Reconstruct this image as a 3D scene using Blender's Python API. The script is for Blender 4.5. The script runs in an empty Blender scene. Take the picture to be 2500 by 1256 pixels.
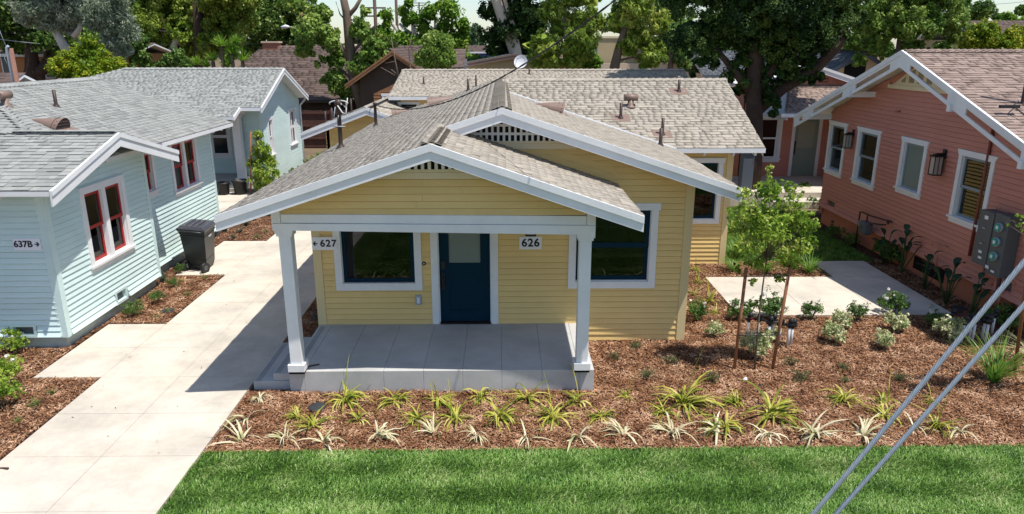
import bpy, math, random
import numpy as np
from mathutils import Matrix, Vector
random.seed(7)
rng = np.random.default_rng(7)
S = bpy.context.scene
C = S.collection

# ------------------------------------------------------------------ camera, world, sun, exposure
CAMZ = 5.1
FPX = 1740.0
PITCH = math.atan(513 / 1740.0)
YAW = math.atan(25 / math.hypot(1740, 513))
cF = Vector((math.sin(YAW) * math.cos(PITCH), math.cos(YAW) * math.cos(PITCH), -math.sin(PITCH)))
cR = Vector((math.cos(YAW), -math.sin(YAW), 0))
cU = cR.cross(cF)
cam = bpy.data.cameras.new('camera')
cam.sensor_width = 36
cam.lens = 36 * FPX / 2500
cam.clip_end = 1500
cam.clip_start = 0.05
camo = bpy.data.objects.new('camera', cam)
C.objects.link(camo)
camo.matrix_world = Matrix(((cR.x, cU.x, -cF.x, 0), (cR.y, cU.y, -cF.y, 0), (cR.z, cU.z, -cF.z, CAMZ), (0, 0, 0, 1)))
S.camera = camo

SUNV = Vector((0.345, -0.19, 1.0)).normalized()      # towards the sun
w = bpy.data.worlds.new('World')
S.world = w
w.use_nodes = True
nt = w.node_tree
bg = nt.nodes['Background']
sky = nt.nodes.new('ShaderNodeTexSky')
sky.sky_type = 'NISHITA'
sky.sun_disc = False
sky.sun_elevation = math.asin(SUNV.z)
sky.sun_rotation = math.atan2(SUNV.x, SUNV.y)
sky.altitude = 0
sky.air_density = 1.0
sky.dust_density = 0.6
sky.ozone_density = 1.2
bg.inputs['Strength'].default_value = 0.122
tint = nt.nodes.new('ShaderNodeMix'); tint.data_type = 'RGBA'; tint.blend_type = 'MULTIPLY'; tint.inputs[0].default_value = 1
tint.inputs[7].default_value = (0.95, 0.965, 0.99, 1)
nt.links.new(sky.outputs['Color'], tint.inputs[6])
nt.links.new(tint.outputs[2], bg.inputs['Color'])
sun = bpy.data.lights.new('sun', 'SUN')
sun.energy = 4.7
sun.angle = math.radians(0.55)
sun.color = (1.0, 0.95, 0.87)
suno = bpy.data.objects.new('sun', sun)
C.objects.link(suno)
suno.rotation_euler = SUNV.to_track_quat('Z', 'Y').to_euler()
S.view_settings.view_transform = 'Standard'
S.view_settings.look = 'None'
S.view_settings.exposure = 0.4
S.view_settings.gamma = 1
S.view_settings.use_curve_mapping = False
S.cycles.max_bounces = 6
S.cycles.transparent_max_bounces = 12

def at(x, y, Y):
    """point at depth Y seen at pixel x, y of the 2500 px wide photograph"""
    d = cF * FPX + cR * (x - 1250) - cU * (y - 628)
    t = Y / d.y
    return Vector((d.x * t, Y, CAMZ + d.z * t))
def atz(x, y, z=0.0):
    d = cF * FPX + cR * (x - 1250) - cU * (y - 628)
    t = (z - CAMZ) / d.z
    return Vector((d.x * t, d.y * t, z))
def proj(p):
    v = Vector(p) - Vector((0, 0, CAMZ))
    dd = v.dot(cF)
    if dd < 0.1: return (-9999, -9999, dd)
    return (1250 + FPX * v.dot(cR) / dd, 628 - FPX * v.dot(cU) / dd, dd)

# ------------------------------------------------------------------ materials
def N(nt, t, **k):
    n = nt.nodes.new(t)
    for a, b in k.items(): setattr(n, a, b)
    return n
def ramp(nt, fac, stops):
    r = N(nt, 'ShaderNodeValToRGB')
    e = r.color_ramp.elements
    while len(e) < len(stops): e.new(0.5)
    for i, (p, c) in enumerate(stops):
        e[i].position = p
        e[i].color = (*c, 1)
    nt.links.new(fac, r.inputs[0])
    return r.outputs[0]
def noise(nt, scale, detail=4, rough=0.6, vec=None, stretch=None):
    if vec is None: vec = N(nt, 'ShaderNodeNewGeometry').outputs['Position']
    if stretch:
        m = N(nt, 'ShaderNodeMapping')
        m.inputs['Scale'].default_value = stretch
        nt.links.new(vec, m.inputs['Vector'])
        vec = m.outputs[0]
    n = N(nt, 'ShaderNodeTexNoise')
    n.inputs['Scale'].default_value = scale
    n.inputs['Detail'].default_value = detail
    n.inputs['Roughness'].default_value = rough
    nt.links.new(vec, n.inputs['Vector'])
    return n.outputs['Fac']
def mul(c, k): return tuple(min(1, x * k) for x in c)
def mat(name, col, rough=0.7, var=0.12, scale=3.0, bump=0.0, bscale=60, spec=0.35, stretch=None, fine=0.06, tint=None, metal=0.0, dirt=0.0):
    m = bpy.data.materials.new(name)
    m.use_nodes = True
    nt = m.node_tree
    b = nt.nodes['Principled BSDF']
    b.inputs['Roughness'].default_value = rough
    b.inputs['Specular IOR Level'].default_value = spec
    b.inputs['Metallic'].default_value = metal
    f = noise(nt, scale, stretch=stretch)
    c = ramp(nt, f, [(0.25, mul(col, 1 - var)), (0.75, mul(tint or col, 1 + var))])
    if fine:
        f2 = noise(nt, bscale * 1.3, 3, 0.7, stretch=stretch)
        c2 = ramp(nt, f2, [(0.3, (1 - 2 * fine,) * 3), (0.7, (1, 1, 1))])
        mx = N(nt, 'ShaderNodeMix', data_type='RGBA', blend_type='MULTIPLY')
        mx.inputs[0].default_value = 1
        nt.links.new(c, mx.inputs[6]); nt.links.new(c2, mx.inputs[7])
        c = mx.outputs[2]
    if dirt:
        f3 = noise(nt, 0.9, 6, 0.72)
        c3 = ramp(nt, f3, [(0.35, (1 - dirt,) * 3), (0.6, (1, 1, 1))])
        mx = N(nt, 'ShaderNodeMix', data_type='RGBA', blend_type='MULTIPLY')
        mx.inputs[0].default_value = 1
        nt.links.new(c, mx.inputs[6]); nt.links.new(c3, mx.inputs[7])
        c = mx.outputs[2]
    nt.links.new(c, b.inputs['Base Color'])
    if bump:
        bp = N(nt, 'ShaderNodeBump')
        bp.inputs['Strength'].default_value = bump
        bp.inputs['Distance'].default_value = 0.02
        nt.links.new(noise(nt, bscale, 4, 0.7, stretch=stretch), bp.inputs['Height'])
        nt.links.new(bp.outputs[0], b.inputs['Normal'])
    return m
def leafmat(name, cols, trans=0.4, rough=0.45, clump=0.6, spec=0.18):
    """foliage: every leaf (mesh island) takes its own tone, whole sprays drift with a slow noise"""
    m = bpy.data.materials.new(name)
    m.use_nodes = True
    nt = m.node_tree
    b = nt.nodes['Principled BSDF']
    b.inputs['Roughness'].default_value = rough
    b.inputs['Specular IOR Level'].default_value = spec
    g = N(nt, 'ShaderNodeNewGeometry')
    n = noise(nt, clump, 2, 0.5)
    a = N(nt, 'ShaderNodeMath', operation='MULTIPLY_ADD')
    a.inputs[1].default_value = 0.55
    nt.links.new(g.outputs['Random Per Island'], a.inputs[0])
    s = N(nt, 'ShaderNodeMath', operation='MULTIPLY_ADD')
    s.inputs[1].default_value = 1.4
    s.inputs[2].default_value = -0.48
    nt.links.new(n, s.inputs[0])
    nt.links.new(s.outputs[0], a.inputs[2])
    k = len(cols)
    c = ramp(nt, a.outputs[0], [((i + 0.5) / k, cc) for i, cc in enumerate(cols)])
    nt.links.new(c, b.inputs['Base Color'])
    t = N(nt, 'ShaderNodeBsdfTranslucent')
    nt.links.new(c, t.inputs['Color'])
    mx = N(nt, 'ShaderNodeMixShader')
    mx.inputs[0].default_value = trans
    nt.links.new(b.outputs[0], mx.inputs[1]); nt.links.new(t.outputs[0], mx.inputs[2])
    nt.links.new(mx.outputs[0], nt.nodes['Material Output'].inputs['Surface'])
    return m
def glassmat(name, tint=(0.34, 0.38, 0.40)):
    m = bpy.data.materials.new(name)
    m.use_nodes = True
    nt = m.node_tree
    nt.nodes.remove(nt.nodes['Principled BSDF'])
    fr = N(nt, 'ShaderNodeFresnel'); fr.inputs[0].default_value = 1.5
    tr = N(nt, 'ShaderNodeBsdfTransparent'); tr.inputs[0].default_value = (*tint, 1)
    gl = N(nt, 'ShaderNodeBsdfGlossy'); gl.inputs['Roughness'].default_value = 0.015
    gl.inputs[0].default_value = (0.95, 0.97, 1, 1)
    bp = N(nt, 'ShaderNodeBump'); bp.inputs['Strength'].default_value = 0.03; bp.inputs['Distance'].default_value = 0.05
    nt.links.new(noise(nt, 1.3, 1), bp.inputs['Height'])
    nt.links.new(bp.outputs[0], gl.inputs['Normal'])
    mx = N(nt, 'ShaderNodeMixShader')
    nt.links.new(fr.outputs[0], mx.inputs[0]); nt.links.new(tr.outputs[0], mx.inputs[1]); nt.links.new(gl.outputs[0], mx.inputs[2])
    nt.links.new(mx.outputs[0], nt.nodes['Material Output'].inputs['Surface'])
    return m

M = {}
def siding(name, col):
    m = mat(name, col, 0.55, 0.05, 0.8, 0.15, 40, 0.3, (1, 1, 6), 0.04, dirt=0.06)
    nt = m.node_tree; b = nt.nodes['Principled BSDF']; src = b.inputs['Base Color'].links[0].from_socket
    oi = N(nt, 'ShaderNodeObjectInfo'); c = ramp(nt, oi.outputs['Random'], [(0, (0.94, 0.94, 0.93)), (1, (1, 1, 1))])
    mx = N(nt, 'ShaderNodeMix', data_type='RGBA', blend_type='MULTIPLY'); mx.inputs[0].default_value = 1
    nt.links.new(src, mx.inputs[6]); nt.links.new(c, mx.inputs[7]); nt.links.new(mx.outputs[2], b.inputs['Base Color'])
    return m
M['yellow'] = siding('yellow paint', (0.80, 0.575, 0.235))
M['yellowtrim'] = mat('yellow trim paint', (0.70, 0.56, 0.30), 0.5, 0.03, 1, 0.05, 30)
M['blue'] = siding('pale blue paint', (0.63, 0.79, 0.78))
M['pink'] = siding('salmon paint', (0.57, 0.24, 0.18))
M['pinkbase'] = mat('salmon foundation paint', (0.50, 0.20, 0.13), 0.8, 0.06, 2, 0.2, 30, dirt=0.08)
M['white'] = mat('white trim paint', (0.78, 0.79, 0.80), 0.5, 0.04, 2.5, 0.12, 50, fine=0.04, dirt=0.09)
M['cream'] = mat('cream paint', (0.72, 0.62, 0.42), 0.55, 0.04, 2)
M['concrete'] = mat('pale concrete', (0.555, 0.515, 0.45), 0.85, 0.07, 0.8, 0.12, 120, 0.2, fine=0.05, dirt=0.25, tint=(0.62, 0.55, 0.455))
M['porch'] = mat('grey porch concrete', (0.49, 0.49, 0.48), 0.8, 0.14, 1.6, 0.12, 90, 0.25, fine=0.05, dirt=0.12)
M['foundation'] = mat('foundation concrete', (0.42, 0.41, 0.38), 0.9, 0.12, 4, 0.3, 50, dirt=0.2)
M['navy'] = mat('navy paint', (0.003, 0.026, 0.048), 0.6, 0.05, 1, spec=0.1)
M['red'] = mat('dark red paint', (0.36, 0.018, 0.015), 0.4, 0.05, 2)
M['sage'] = mat('sage green paint', (0.22, 0.29, 0.25), 0.5, 0.04, 1)
M['steelblue'] = mat('grey blue sash paint', (0.22, 0.28, 0.31), 0.4, 0.05, 1)
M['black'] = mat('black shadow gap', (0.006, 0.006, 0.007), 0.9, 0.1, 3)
M['ink'] = mat('black lettering', (0.008, 0.008, 0.02), 0.5, 0.0, 3, fine=0)
M['signwhite'] = mat('white sign board', (0.76, 0.77, 0.82), 0.4, 0.01, 3, fine=0.01)
M['glass'] = glassmat('window glass')
M['blind'] = mat('pale blind', (0.34, 0.36, 0.30), 0.7, 0.05, 2)
M['frost'] = mat('frosted pale pane', (0.18, 0.225, 0.205), 0.4, 0.06, 1.5)
M['ventbrown'] = mat('brown vent metal', (0.22, 0.15, 0.12), 0.5, 0.08, 3, 0.05, 30)
M['pipebrown'] = mat('dark brown pipe', (0.055, 0.035, 0.028), 0.5, 0.12, 8)
M['darkmetal'] = mat('dark bronze metal', (0.02, 0.017, 0.016), 0.4, 0.1, 8)
M['boxgrey'] = mat('grey meter enclosure', (0.11, 0.12, 0.125), 0.5, 0.06, 2)
M['teal'] = mat('teal meter face', (0.02, 0.33, 0.27), 0.3, 0.05, 4)
M['pvc'] = mat('white pipe', (0.62, 0.62, 0.62), 0.4, 0.08, 6)
M['plasticblack'] = mat('black plastic', (0.018, 0.019, 0.02), 0.45, 0.2, 6)
M['bin'] = mat('charcoal bin plastic', (0.035, 0.037, 0.036), 0.42, 0.35, 4, 0.08, 30, 0.45, dirt=0.2)
M['binlid'] = mat('bin lid plastic', (0.06, 0.06, 0.075), 0.35, 0.2, 5, 0.05, 20, 0.6)
M['stake'] = mat('reddish wood stake', (0.27, 0.115, 0.055), 0.8, 0.25, 6, 0.3, 40, stretch=(1, 1, .15))
M['fence'] = mat('dark red wood fence', (0.10, 0.045, 0.035), 0.8, 0.3, 4, 0.3, 30, stretch=(1, 1, .1))
M['brownwall'] = mat('brown house siding', (0.075, 0.048, 0.032), 0.7, 0.15, 2)
M['orangewood'] = mat('orange brown boards', (0.26, 0.12, 0.055), 0.65, 0.2, 3)
M['brick'] = mat('red brick', (0.36, 0.14, 0.09), 0.85, 0.2, 12)
M['tan'] = mat('tan stucco', (0.46, 0.37, 0.22), 0.85, 0.04, 1)
M['orange'] = mat('orange stucco', (0.42, 0.19, 0.08), 0.85, 0.05, 1)
M['creamwall'] = mat('cream stucco', (0.60, 0.47, 0.34), 0.85, 0.04, 1)
M['bluewall'] = mat('blue stucco', (0.05, 0.08, 0.26), 0.8, 0.05, 1)
M['slatetrim'] = mat('slate grey trim', (0.12, 0.14, 0.18), 0.5, 0.05, 1)
M['steel'] = mat('galvanised steel', (0.36, 0.41, 0.46), 0.45, 0.12, 30, metal=0.2)
M['cable'] = mat('black cable', (0.02, 0.018, 0.018), 0.6, 0.1, 6)
M['polewood'] = mat('utility pole wood', (0.10, 0.07, 0.055), 0.85, 0.2, 3)
M['poletan'] = mat('reddish pole', (0.20, 0.10, 0.075), 0.8, 0.2, 3)
M['soil'] = mat('mulch soil', (0.12, 0.062, 0.042), 0.95, 0.45, 9, 1.0, 35, 0.1, fine=0.3)
M['ground'] = mat('dry ground', (0.16, 0.12, 0.08), 0.95, 0.25, 0.6, 0.3, 20, 0.1)
M['turf'] = mat('turf base', (0.06, 0.11, 0.035), 0.95, 0.35, 2, 0.6, 60, 0.1, fine=0.2)
M['rock'] = mat('pale stone', (0.50, 0.47, 0.42), 0.85, 0.15, 8)
M['bark'] = mat('grey brown bark', (0.17, 0.125, 0.09), 0.9, 0.3, 5, 0.6, 25, 0.2, (1, 1, .3), 0.15)
M['barkdark'] = mat('dark bark', (0.065, 0.042, 0.032), 0.9, 0.3, 4, 0.5, 20, 0.2)
M['barkwhite'] = mat('pale eucalyptus bark', (0.62, 0.50, 0.38), 0.75, 0.18, 1.3, 0.3, 12, 0.2, (1, 1, .5), 0.06)
M['barkpale'] = mat('pale limb bark', (0.50, 0.46, 0.42), 0.8, 0.22, 2, 0.3, 14)
M['barkred'] = mat('red peeling bark', (0.22, 0.075, 0.045), 0.85, 0.4, 6, 0.5, 20)
M['lidgrey'] = mat('dark valve lid plastic', (0.035, 0.038, 0.042), 0.5, 0.15, 6)
M['lampglass'] = mat('frosted lamp glass', (0.42, 0.36, 0.33), 0.25, 0.05, 4)
def rooftones(key, cols):
    for i, c in enumerate(cols):
        M[key + str(i)] = mat(key.replace('_', ' ') + ' tone', c, 0.92, 0.10, 5, 0.5, 260, 0.15, fine=0.12)
rooftones('beige_shingle_', [(0.42, 0.375, 0.315), (0.39, 0.35, 0.295), (0.34, 0.305, 0.255), (0.44, 0.395, 0.335)])
rooftones('grey_shingle_', [(0.34, 0.35, 0.335), (0.315, 0.325, 0.31), (0.27, 0.278, 0.265), (0.37, 0.38, 0.36)])
rooftones('mauve_shingle_', [(0.32, 0.24, 0.205), (0.28, 0.21, 0.18), (0.23, 0.17, 0.145), (0.35, 0.265, 0.23)])
rooftones('brown_shingle_', [(0.135, 0.098, 0.086), (0.12, 0.087, 0.077), (0.10, 0.073, 0.064), (0.15, 0.11, 0.097)])
rooftones('slate_shingle_', [(0.11, 0.12, 0.135), (0.09, 0.10, 0.115), (0.07, 0.08, 0.09), (0.13, 0.14, 0.155)])

# leaf colours
L = {}
L['dark'] = leafmat('dark conifer leaf', [(0.01, 0.026, 0.008), (0.022, 0.05, 0.012), (0.05, 0.1, 0.02), (0.14, 0.2, 0.04)], 0.15, 0.7, 0.9)
L['darkgreen'] = leafmat('dark green leaf', [(0.04, 0.09, 0.02), (0.08, 0.155, 0.03), (0.14, 0.23, 0.05), (0.24, 0.32, 0.08)], 0.25, 0.35)
L['mid'] = leafmat('mid green leaf', [(0.06, 0.12, 0.02), (0.12, 0.22, 0.035), (0.21, 0.32, 0.055), (0.36, 0.42, 0.11)], 0.3)
L['yellowgreen'] = leafmat('yellow green leaf', [(0.06, 0.11, 0.02), (0.15, 0.23, 0.03), (0.27, 0.37, 0.05), (0.46, 0.48, 0.12)], 0.3)
L['bright'] = leafmat('bright green leaf', [(0.06, 0.15, 0.018), (0.12, 0.25, 0.025), (0.21, 0.35, 0.04), (0.34, 0.43, 0.06)], 0.35)
L['citrus'] = leafmat('citrus leaf', [(0.07, 0.15, 0.012), (0.15, 0.24, 0.015), (0.28, 0.32, 0.02), (0.48, 0.42, 0.03)], 0.3)
L['euca'] = leafmat('grey green leaf', [(0.12, 0.16, 0.1), (0.2, 0.25, 0.165), (0.29, 0.34, 0.245), (0.4, 0.43, 0.33)], 0.2, 0.5)
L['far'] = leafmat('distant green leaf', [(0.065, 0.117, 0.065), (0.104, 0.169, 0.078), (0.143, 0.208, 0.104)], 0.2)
L['young'] = leafmat('young tree leaf', [(0.1, 0.2, 0.02), (0.2, 0.34, 0.035), (0.33, 0.44, 0.06), (0.52, 0.56, 0.15)], 0.4, 0.35, 3)
L['shrub'] = leafmat('shrub leaf', [(0.045, 0.105, 0.022), (0.090, 0.180, 0.038), (0.150, 0.255, 0.060)], 0.3, 0.4, 4)
L['varie'] = leafmat('variegated leaf', [(0.16, 0.24, 0.07), (0.38, 0.44, 0.18), (0.62, 0.62, 0.36), (0.74, 0.72, 0.52)], 0.3, 0.45, 5)
L['flax'] = leafmat('yellow flax blade', [(0.09, 0.14, 0.015), (0.22, 0.27, 0.03), (0.48, 0.46, 0.08), (0.6, 0.55, 0.2)], 0.3, 0.4, 6)
L['cream'] = leafmat('cream striped blade', [(0.330, 0.330, 0.143), (0.528, 0.495, 0.286), (0.660, 0.616, 0.418), (0.726, 0.682, 0.495)], 0.25, 0.4, 6)
L['tuft'] = leafmat('small tuft blade', [(0.065, 0.117, 0.026), (0.117, 0.182, 0.039), (0.182, 0.234, 0.065)], 0.3, 0.5, 6)
L['bluetuft'] = leafmat('blue green tuft blade', [(0.036, 0.072, 0.048), (0.060, 0.108, 0.072), (0.108, 0.144, 0.096)], 0.2, 0.5, 6)
L['thyme'] = leafmat('sparse low herb', [(0.052, 0.065, 0.026), (0.091, 0.117, 0.039), (0.156, 0.182, 0.078)], 0.2, 0.6, 6)
L['grassblade'] = leafmat('lawn blade', [(.075,.155,.03),(.145,.29,.045),(.23,.41,.08),(.41,.49,.19)], 0.3, 0.4, 1.6, 0.45)
L['strap'] = leafmat('bright strap blade', [(0.065, 0.169, 0.019), (0.130, 0.260, 0.039), (0.260, 0.364, 0.065)], 0.35, 0.35, 4)
L['paradise'] = leafmat('bird of paradise leaf', [(0.017, 0.044, 0.024), (0.028, 0.066, 0.033), (0.050, 0.094, 0.044)], 0.15, 0.35, 3)
L['chip'] = leafmat('mulch chip', [(0.11, 0.05, 0.026), (0.22, 0.105, 0.054), (0.35, 0.19, 0.108), (0.55, 0.36, 0.235)], 0.0, 0.9, 3, 0.1)
L['flower'] = leafmat('white petal', [(0.7, 0.7, 0.62), (0.8, 0.8, 0.75)], 0.2)
L['litter'] = leafmat('dry leaf', [(0.10, 0.07, 0.05), (0.2, 0.15, 0.1)], 0.1)

# ------------------------------------------------------------------ object helpers
OFF = {}
def props(o, label=None, cat=None, group=None, kind=None):
    if label: o['label'] = label
    if cat: o['category'] = cat
    if group: o['group'] = group
    if kind: o['kind'] = kind
    return o
def thing(name, label, cat, loc=(0, 0, 0), group=None, kind=None):
    o = bpy.data.objects.new(name, None)
    o.empty_display_size = 0.2
    C.objects.link(o)
    o.location = loc
    OFF[o] = Vector(loc)
    return props(o, label, cat, group, kind)
def link(name, me, parent=None, off=None):
    o = bpy.data.objects.new(name, me)
    C.objects.link(o)
    if parent is not None:
        o.parent = parent
        OFF[o] = OFF.get(parent, Vector((0, 0, 0)))
    else:
        OFF[o] = Vector((0, 0, 0))
    return o
def fastmesh(name, V, F, mats, mi=None, smooth=False):
    """V (n,3) array, F (m,k) array of equal sided faces"""
    V = np.asarray(V, dtype=np.float32); F = np.asarray(F, dtype=np.int32)
    me = bpy.data.meshes.new(name)
    me.vertices.add(len(V)); me.vertices.foreach_set('co', V.ravel())
    k = F.shape[1]
    me.loops.add(F.size); me.loops.foreach_set('vertex_index', F.ravel())
    me.polygons.add(len(F))
    me.polygons.foreach_set('loop_start', np.arange(0, F.size, k, dtype=np.int32))
    for m in mats: me.materials.append(m)
    if mi is not None: me.polygons.foreach_set('material_index', np.asarray(mi, dtype=np.int32))
    me.update(calc_edges=True)
    if smooth: me.polygons.foreach_set('use_smooth', np.ones(len(F), dtype=bool))
    return me
class MB:
    def __init__(s): s.v = []; s.f = []; s.mi = []; s.sm = []
    def face(s, idx, m=0, sm=False): s.f.append(idx); s.mi.append(m); s.sm.append(sm)
    def hexa(s, p, m=0):
        """8 points: bottom ring 0-3, top ring 4-7"""
        i = len(s.v); s.v += [tuple(q) for q in p]
        for a in ((3, 2, 1, 0), (4, 5, 6, 7), (0, 1, 5, 4), (1, 2, 6, 5), (2, 3, 7, 6), (3, 0, 4, 7)):
            s.face([i + b for b in a], m)
        return s
    def box(s, x0, y0, z0, x1, y1, z1, m=0):
        return s.hexa([(x0, y0, z0), (x1, y0, z0), (x1, y1, z0), (x0, y1, z0), (x0, y0, z1), (x1, y0, z1), (x1, y1, z1), (x0, y1, z1)], m)
    def quad(s, a, b, c, d, m=0):
        i = len(s.v); s.v += [tuple(a), tuple(b), tuple(c), tuple(d)]; s.face([i, i + 1, i + 2, i + 3], m); return s
    def poly(s, pts, m=0):
        i = len(s.v); s.v += [tuple(p) for p in pts]; s.face(list(range(i, i + len(pts))), m); return s
    def prism(s, pts, dv, m=0):
        """extrude polygon pts by vector dv"""
        n = len(pts); i = len(s.v); dv = Vector(dv)
        s.v += [tuple(p) for p in pts] + [tuple(Vector(p) + dv) for p in pts]
        s.face(list(range(i, i + n))[::-1], m); s.face(list(range(i + n, i + 2 * n)), m)
        for k in range(n):
            j = (k + 1) % n; s.face([i + k, i + j, i + n + j, i + n + k], m)
        return s
    def tube(s, path, r, n=8, m=0, cap=True):
        if not hasattr(r, '__len__'): r = [r] * len(path)
        path = [Vector(p) for p in path]
        i0 = len(s.v)
        for k, p in enumerate(path):
            a = path[max(0, k - 1)]; b = path[min(len(path) - 1, k + 1)]
            d = (b - a).normalized()
            x = d.orthogonal().normalized() if abs(d.z) < 0.9 else Vector((1, 0, 0)).cross(d).normalized()
            if abs(d.z) < 0.9: x = d.cross(Vector((0, 0, 1))).normalized()
            y = d.cross(x)
            for q in range(n):
                t = 2 * math.pi * q / n
                s.v.append(tuple(p + (x * math.cos(t) + y * math.sin(t)) * r[k]))
        for k in range(len(path) - 1):
            for q in range(n):
                a = i0 + k * n + q; b = i0 + k * n + (q + 1) % n
                s.face([a, b, b + n, a + n], m, True)
        if cap:
            s.face([i0 + q for q in range(n)][::-1], m); e = i0 + (len(path) - 1) * n; s.face([e + q for q in range(n)], m)
        return s
    def lathe(s, c, prof, n=16, m=0):
        i0 = len(s.v)
        for (r, z) in prof:
            for q in range(n):
                t = 2 * math.pi * q / n
                s.v.append((c[0] + r * math.cos(t), c[1] + r * math.sin(t), c[2] + z))
        for k in range(len(prof) - 1):
            for q in range(n):
                a = i0 + k * n + q; b = i0 + k * n + (q + 1) % n
                s.face([a, b, b + n, a + n], m, True)
        s.face([i0 + q for q in range(n)][::-1], m)
        e = i0 + (len(prof) - 1) * n; s.face([e + q for q in range(n)], m)
        return s
    def build(s, name, mats, parent=None, bevel=0.0):
        if not isinstance(mats, (list, tuple)): mats = [mats]
        me = bpy.data.meshes.new(name)
        o = link(name, me, parent)
        f = OFF[o]
        me.from_pydata([(a - f.x, b - f.y, c - f.z) for a, b, c in s.v], [], s.f)
        for q in mats: me.materials.append(q)
        me.polygons.foreach_set('material_index', s.mi)
        me.polygons.foreach_set('use_smooth', s.sm)
        me.update()
        if bevel:
            b = o.modifiers.new('bevel', 'BEVEL'); b.width = bevel; b.segments = 2; b.limit_method = 'ANGLE'
        return o
def children(o): return [c for c in KIDS.get(o, [])]
def copytree(o, parent=None):
    c = o.copy(); C.objects.link(c)
    if parent is not None: c.parent = parent
    for ch in [x for x in o.children]: copytree(ch, c)
    return c
ORD = ['first', 'second', 'third', 'fourth', 'fifth', 'sixth', 'seventh', 'eighth', 'ninth', 'tenth', 'eleventh', 'twelfth', 'thirteenth',
       'fourteenth', 'fifteenth', 'sixteenth', 'seventeenth', 'eighteenth', 'nineteenth', 'twentieth', 'twenty-first', 'twenty-second', 'twenty-third', 'twenty-fourth']

# ------------------------------------------------------------------ walls, windows, roofs
class Frame:
    """wall frame: u along the wall (to the viewer's right when facing it), z up, d outwards"""
    def __init__(s, O, U):
        s.O = Vector(O); s.U = Vector(U).normalized(); s.N = s.U.cross(Vector((0, 0, 1)))
    def p(s, u, z, d=0): return s.O + s.U * u + Vector((0, 0, z)) + s.N * d
    def box(s, mb, u0, z0, d0, u1, z1, d1, m=0):
        mb.hexa([s.p(u0, z0, d1), s.p(u1, z0, d1), s.p(u1, z0, d0), s.p(u0, z0, d0), s.p(u0, z1, d1), s.p(u1, z1, d1), s.p(u1, z1, d0), s.p(u0, z1, d0)], m)
def zprof(prof):
    """prof: [(u,z)...] roofline, left to right, convex. returns range(z)->(ua,ub)"""
    def rng_(z):
        ua = ub = None
        for (a, za), (b, zb) in zip(prof, prof[1:]):
            if za >= z - 1e-6 and ua is None: ua = a
            if ua is None and za < z <= zb: ua = a + (b - a) * (z - za) / (zb - za)
        for (a, za), (b, zb) in zip(prof[::-1][1:], prof[::-1]):
            if zb >= z - 1e-6 and ub is None: ub = b
            if ub is None and zb < z <= za: ub = b + (a - b) * (z - zb) / (za - zb)
        if ua is None or ub is None or ub - ua < 0.01: return None
        return ua, ub
    return rng_
def segs(rf, za, zb, cuts):
    A = rf(za); B = rf(zb)
    if A is None: return []
    if B is None:
        mid = (A[0] + A[1]) / 2; B = (mid - .001, mid + .001)
    out = [(A[0], A[1], B[0], B[1])]
    for (c0, c1) in cuts:
        nw = []
        for (a0, a1, b0, b1) in out:
            if c1 <= min(a0, b0) or c0 >= max(a1, b1): nw.append((a0, a1, b0, b1)); continue
            if c0 > max(a0, b0) + .01: nw.append((a0, c0, b0, c0))
            if c1 < min(a1, b1) - .01: nw.append((c1, a1, c1, b1))
        out = nw
    return out
def wall(house, F, prof, z0, openings, casings, wmat, pitch=0.105, planks=True, thick=0.12, plankfrom=None, name='wall', proud=.028, skip=None, flare=0):
    """openings: holes (u0,z0,u1,z1); casings: areas without planks"""
    rf = zprof(prof)
    zs = sorted(set([z0] + [round(p[1], 4) for p in prof] + [q for o in openings for q in (o[1], o[3]) if q > z0]))
    mb = MB()
    for za, zb in zip(zs, zs[1:]):
        if zb - za < 1e-3: continue
        cuts = [(o[0], o[2]) for o in openings if o[1] < zb - 1e-3 and o[3] > za + 1e-3]
        for (a0, a1, b0, b1) in segs(rf, za + 1e-4, zb - 1e-4, cuts):
            mb.hexa([F.p(a0, za, 0), F.p(a1, za, 0), F.p(a1, za, -thick), F.p(a0, za, -thick), F.p(b0, zb, 0), F.p(b1, zb, 0), F.p(b1, zb, -thick), F.p(b0, zb, -thick)])
    W = mb.build(name, wmat, house)
    if planks:
        top = max(p[1] for p in prof)
        z = z0 if plankfrom is None else plankfrom
        k = 0
        while z < top - .02:
            zb = min(z + pitch, top)
            cuts = [(c[0], c[2]) for c in casings if c[1] < zb - pitch * .5 and c[3] > z + pitch * .5]
            pieces = []
            for sg in segs(rf, z, zb, cuts):
                if max(sg[1], sg[3]) - min(sg[0], sg[2]) < .04: continue
                if max(sg[0], sg[2]) + 1.2 < min(sg[1], sg[3]) - 1.2 and random.random() < .45:
                    cj = random.uniform(max(sg[0], sg[2]) + 1, min(sg[1], sg[3]) - 1)
                    pieces += [(sg[0], cj - .001, sg[2], cj - .001), (cj + .001, sg[1], cj + .001, sg[3])]
                else: pieces.append(sg)
            for (a0, a1, b0, b1) in pieces:
                j = random.uniform(-.0015, .0015)
                fl = flare * max(0, 1 - (z - z0) / .32) ** 2 if flare else 0
                fl2 = flare * max(0, 1 - (zb - z0) / .32) ** 2 if flare else 0
                q = MB().hexa([F.p(a0, z + j, proud + fl), F.p(a1, z + j, proud + fl), F.p(a1, z + j, .0005), F.p(a0, z + j, .0005),
                               F.p(b0, zb - .011, min(.010, proud * .35) + fl2), F.p(b1, zb - .011, min(.010, proud * .35) + fl2), F.p(b1, zb - .011, .0005), F.p(b0, zb - .011, .0005)])
                q.build('siding_plank', wmat, W)
            z += pitch; k += 1
    return W
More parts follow.
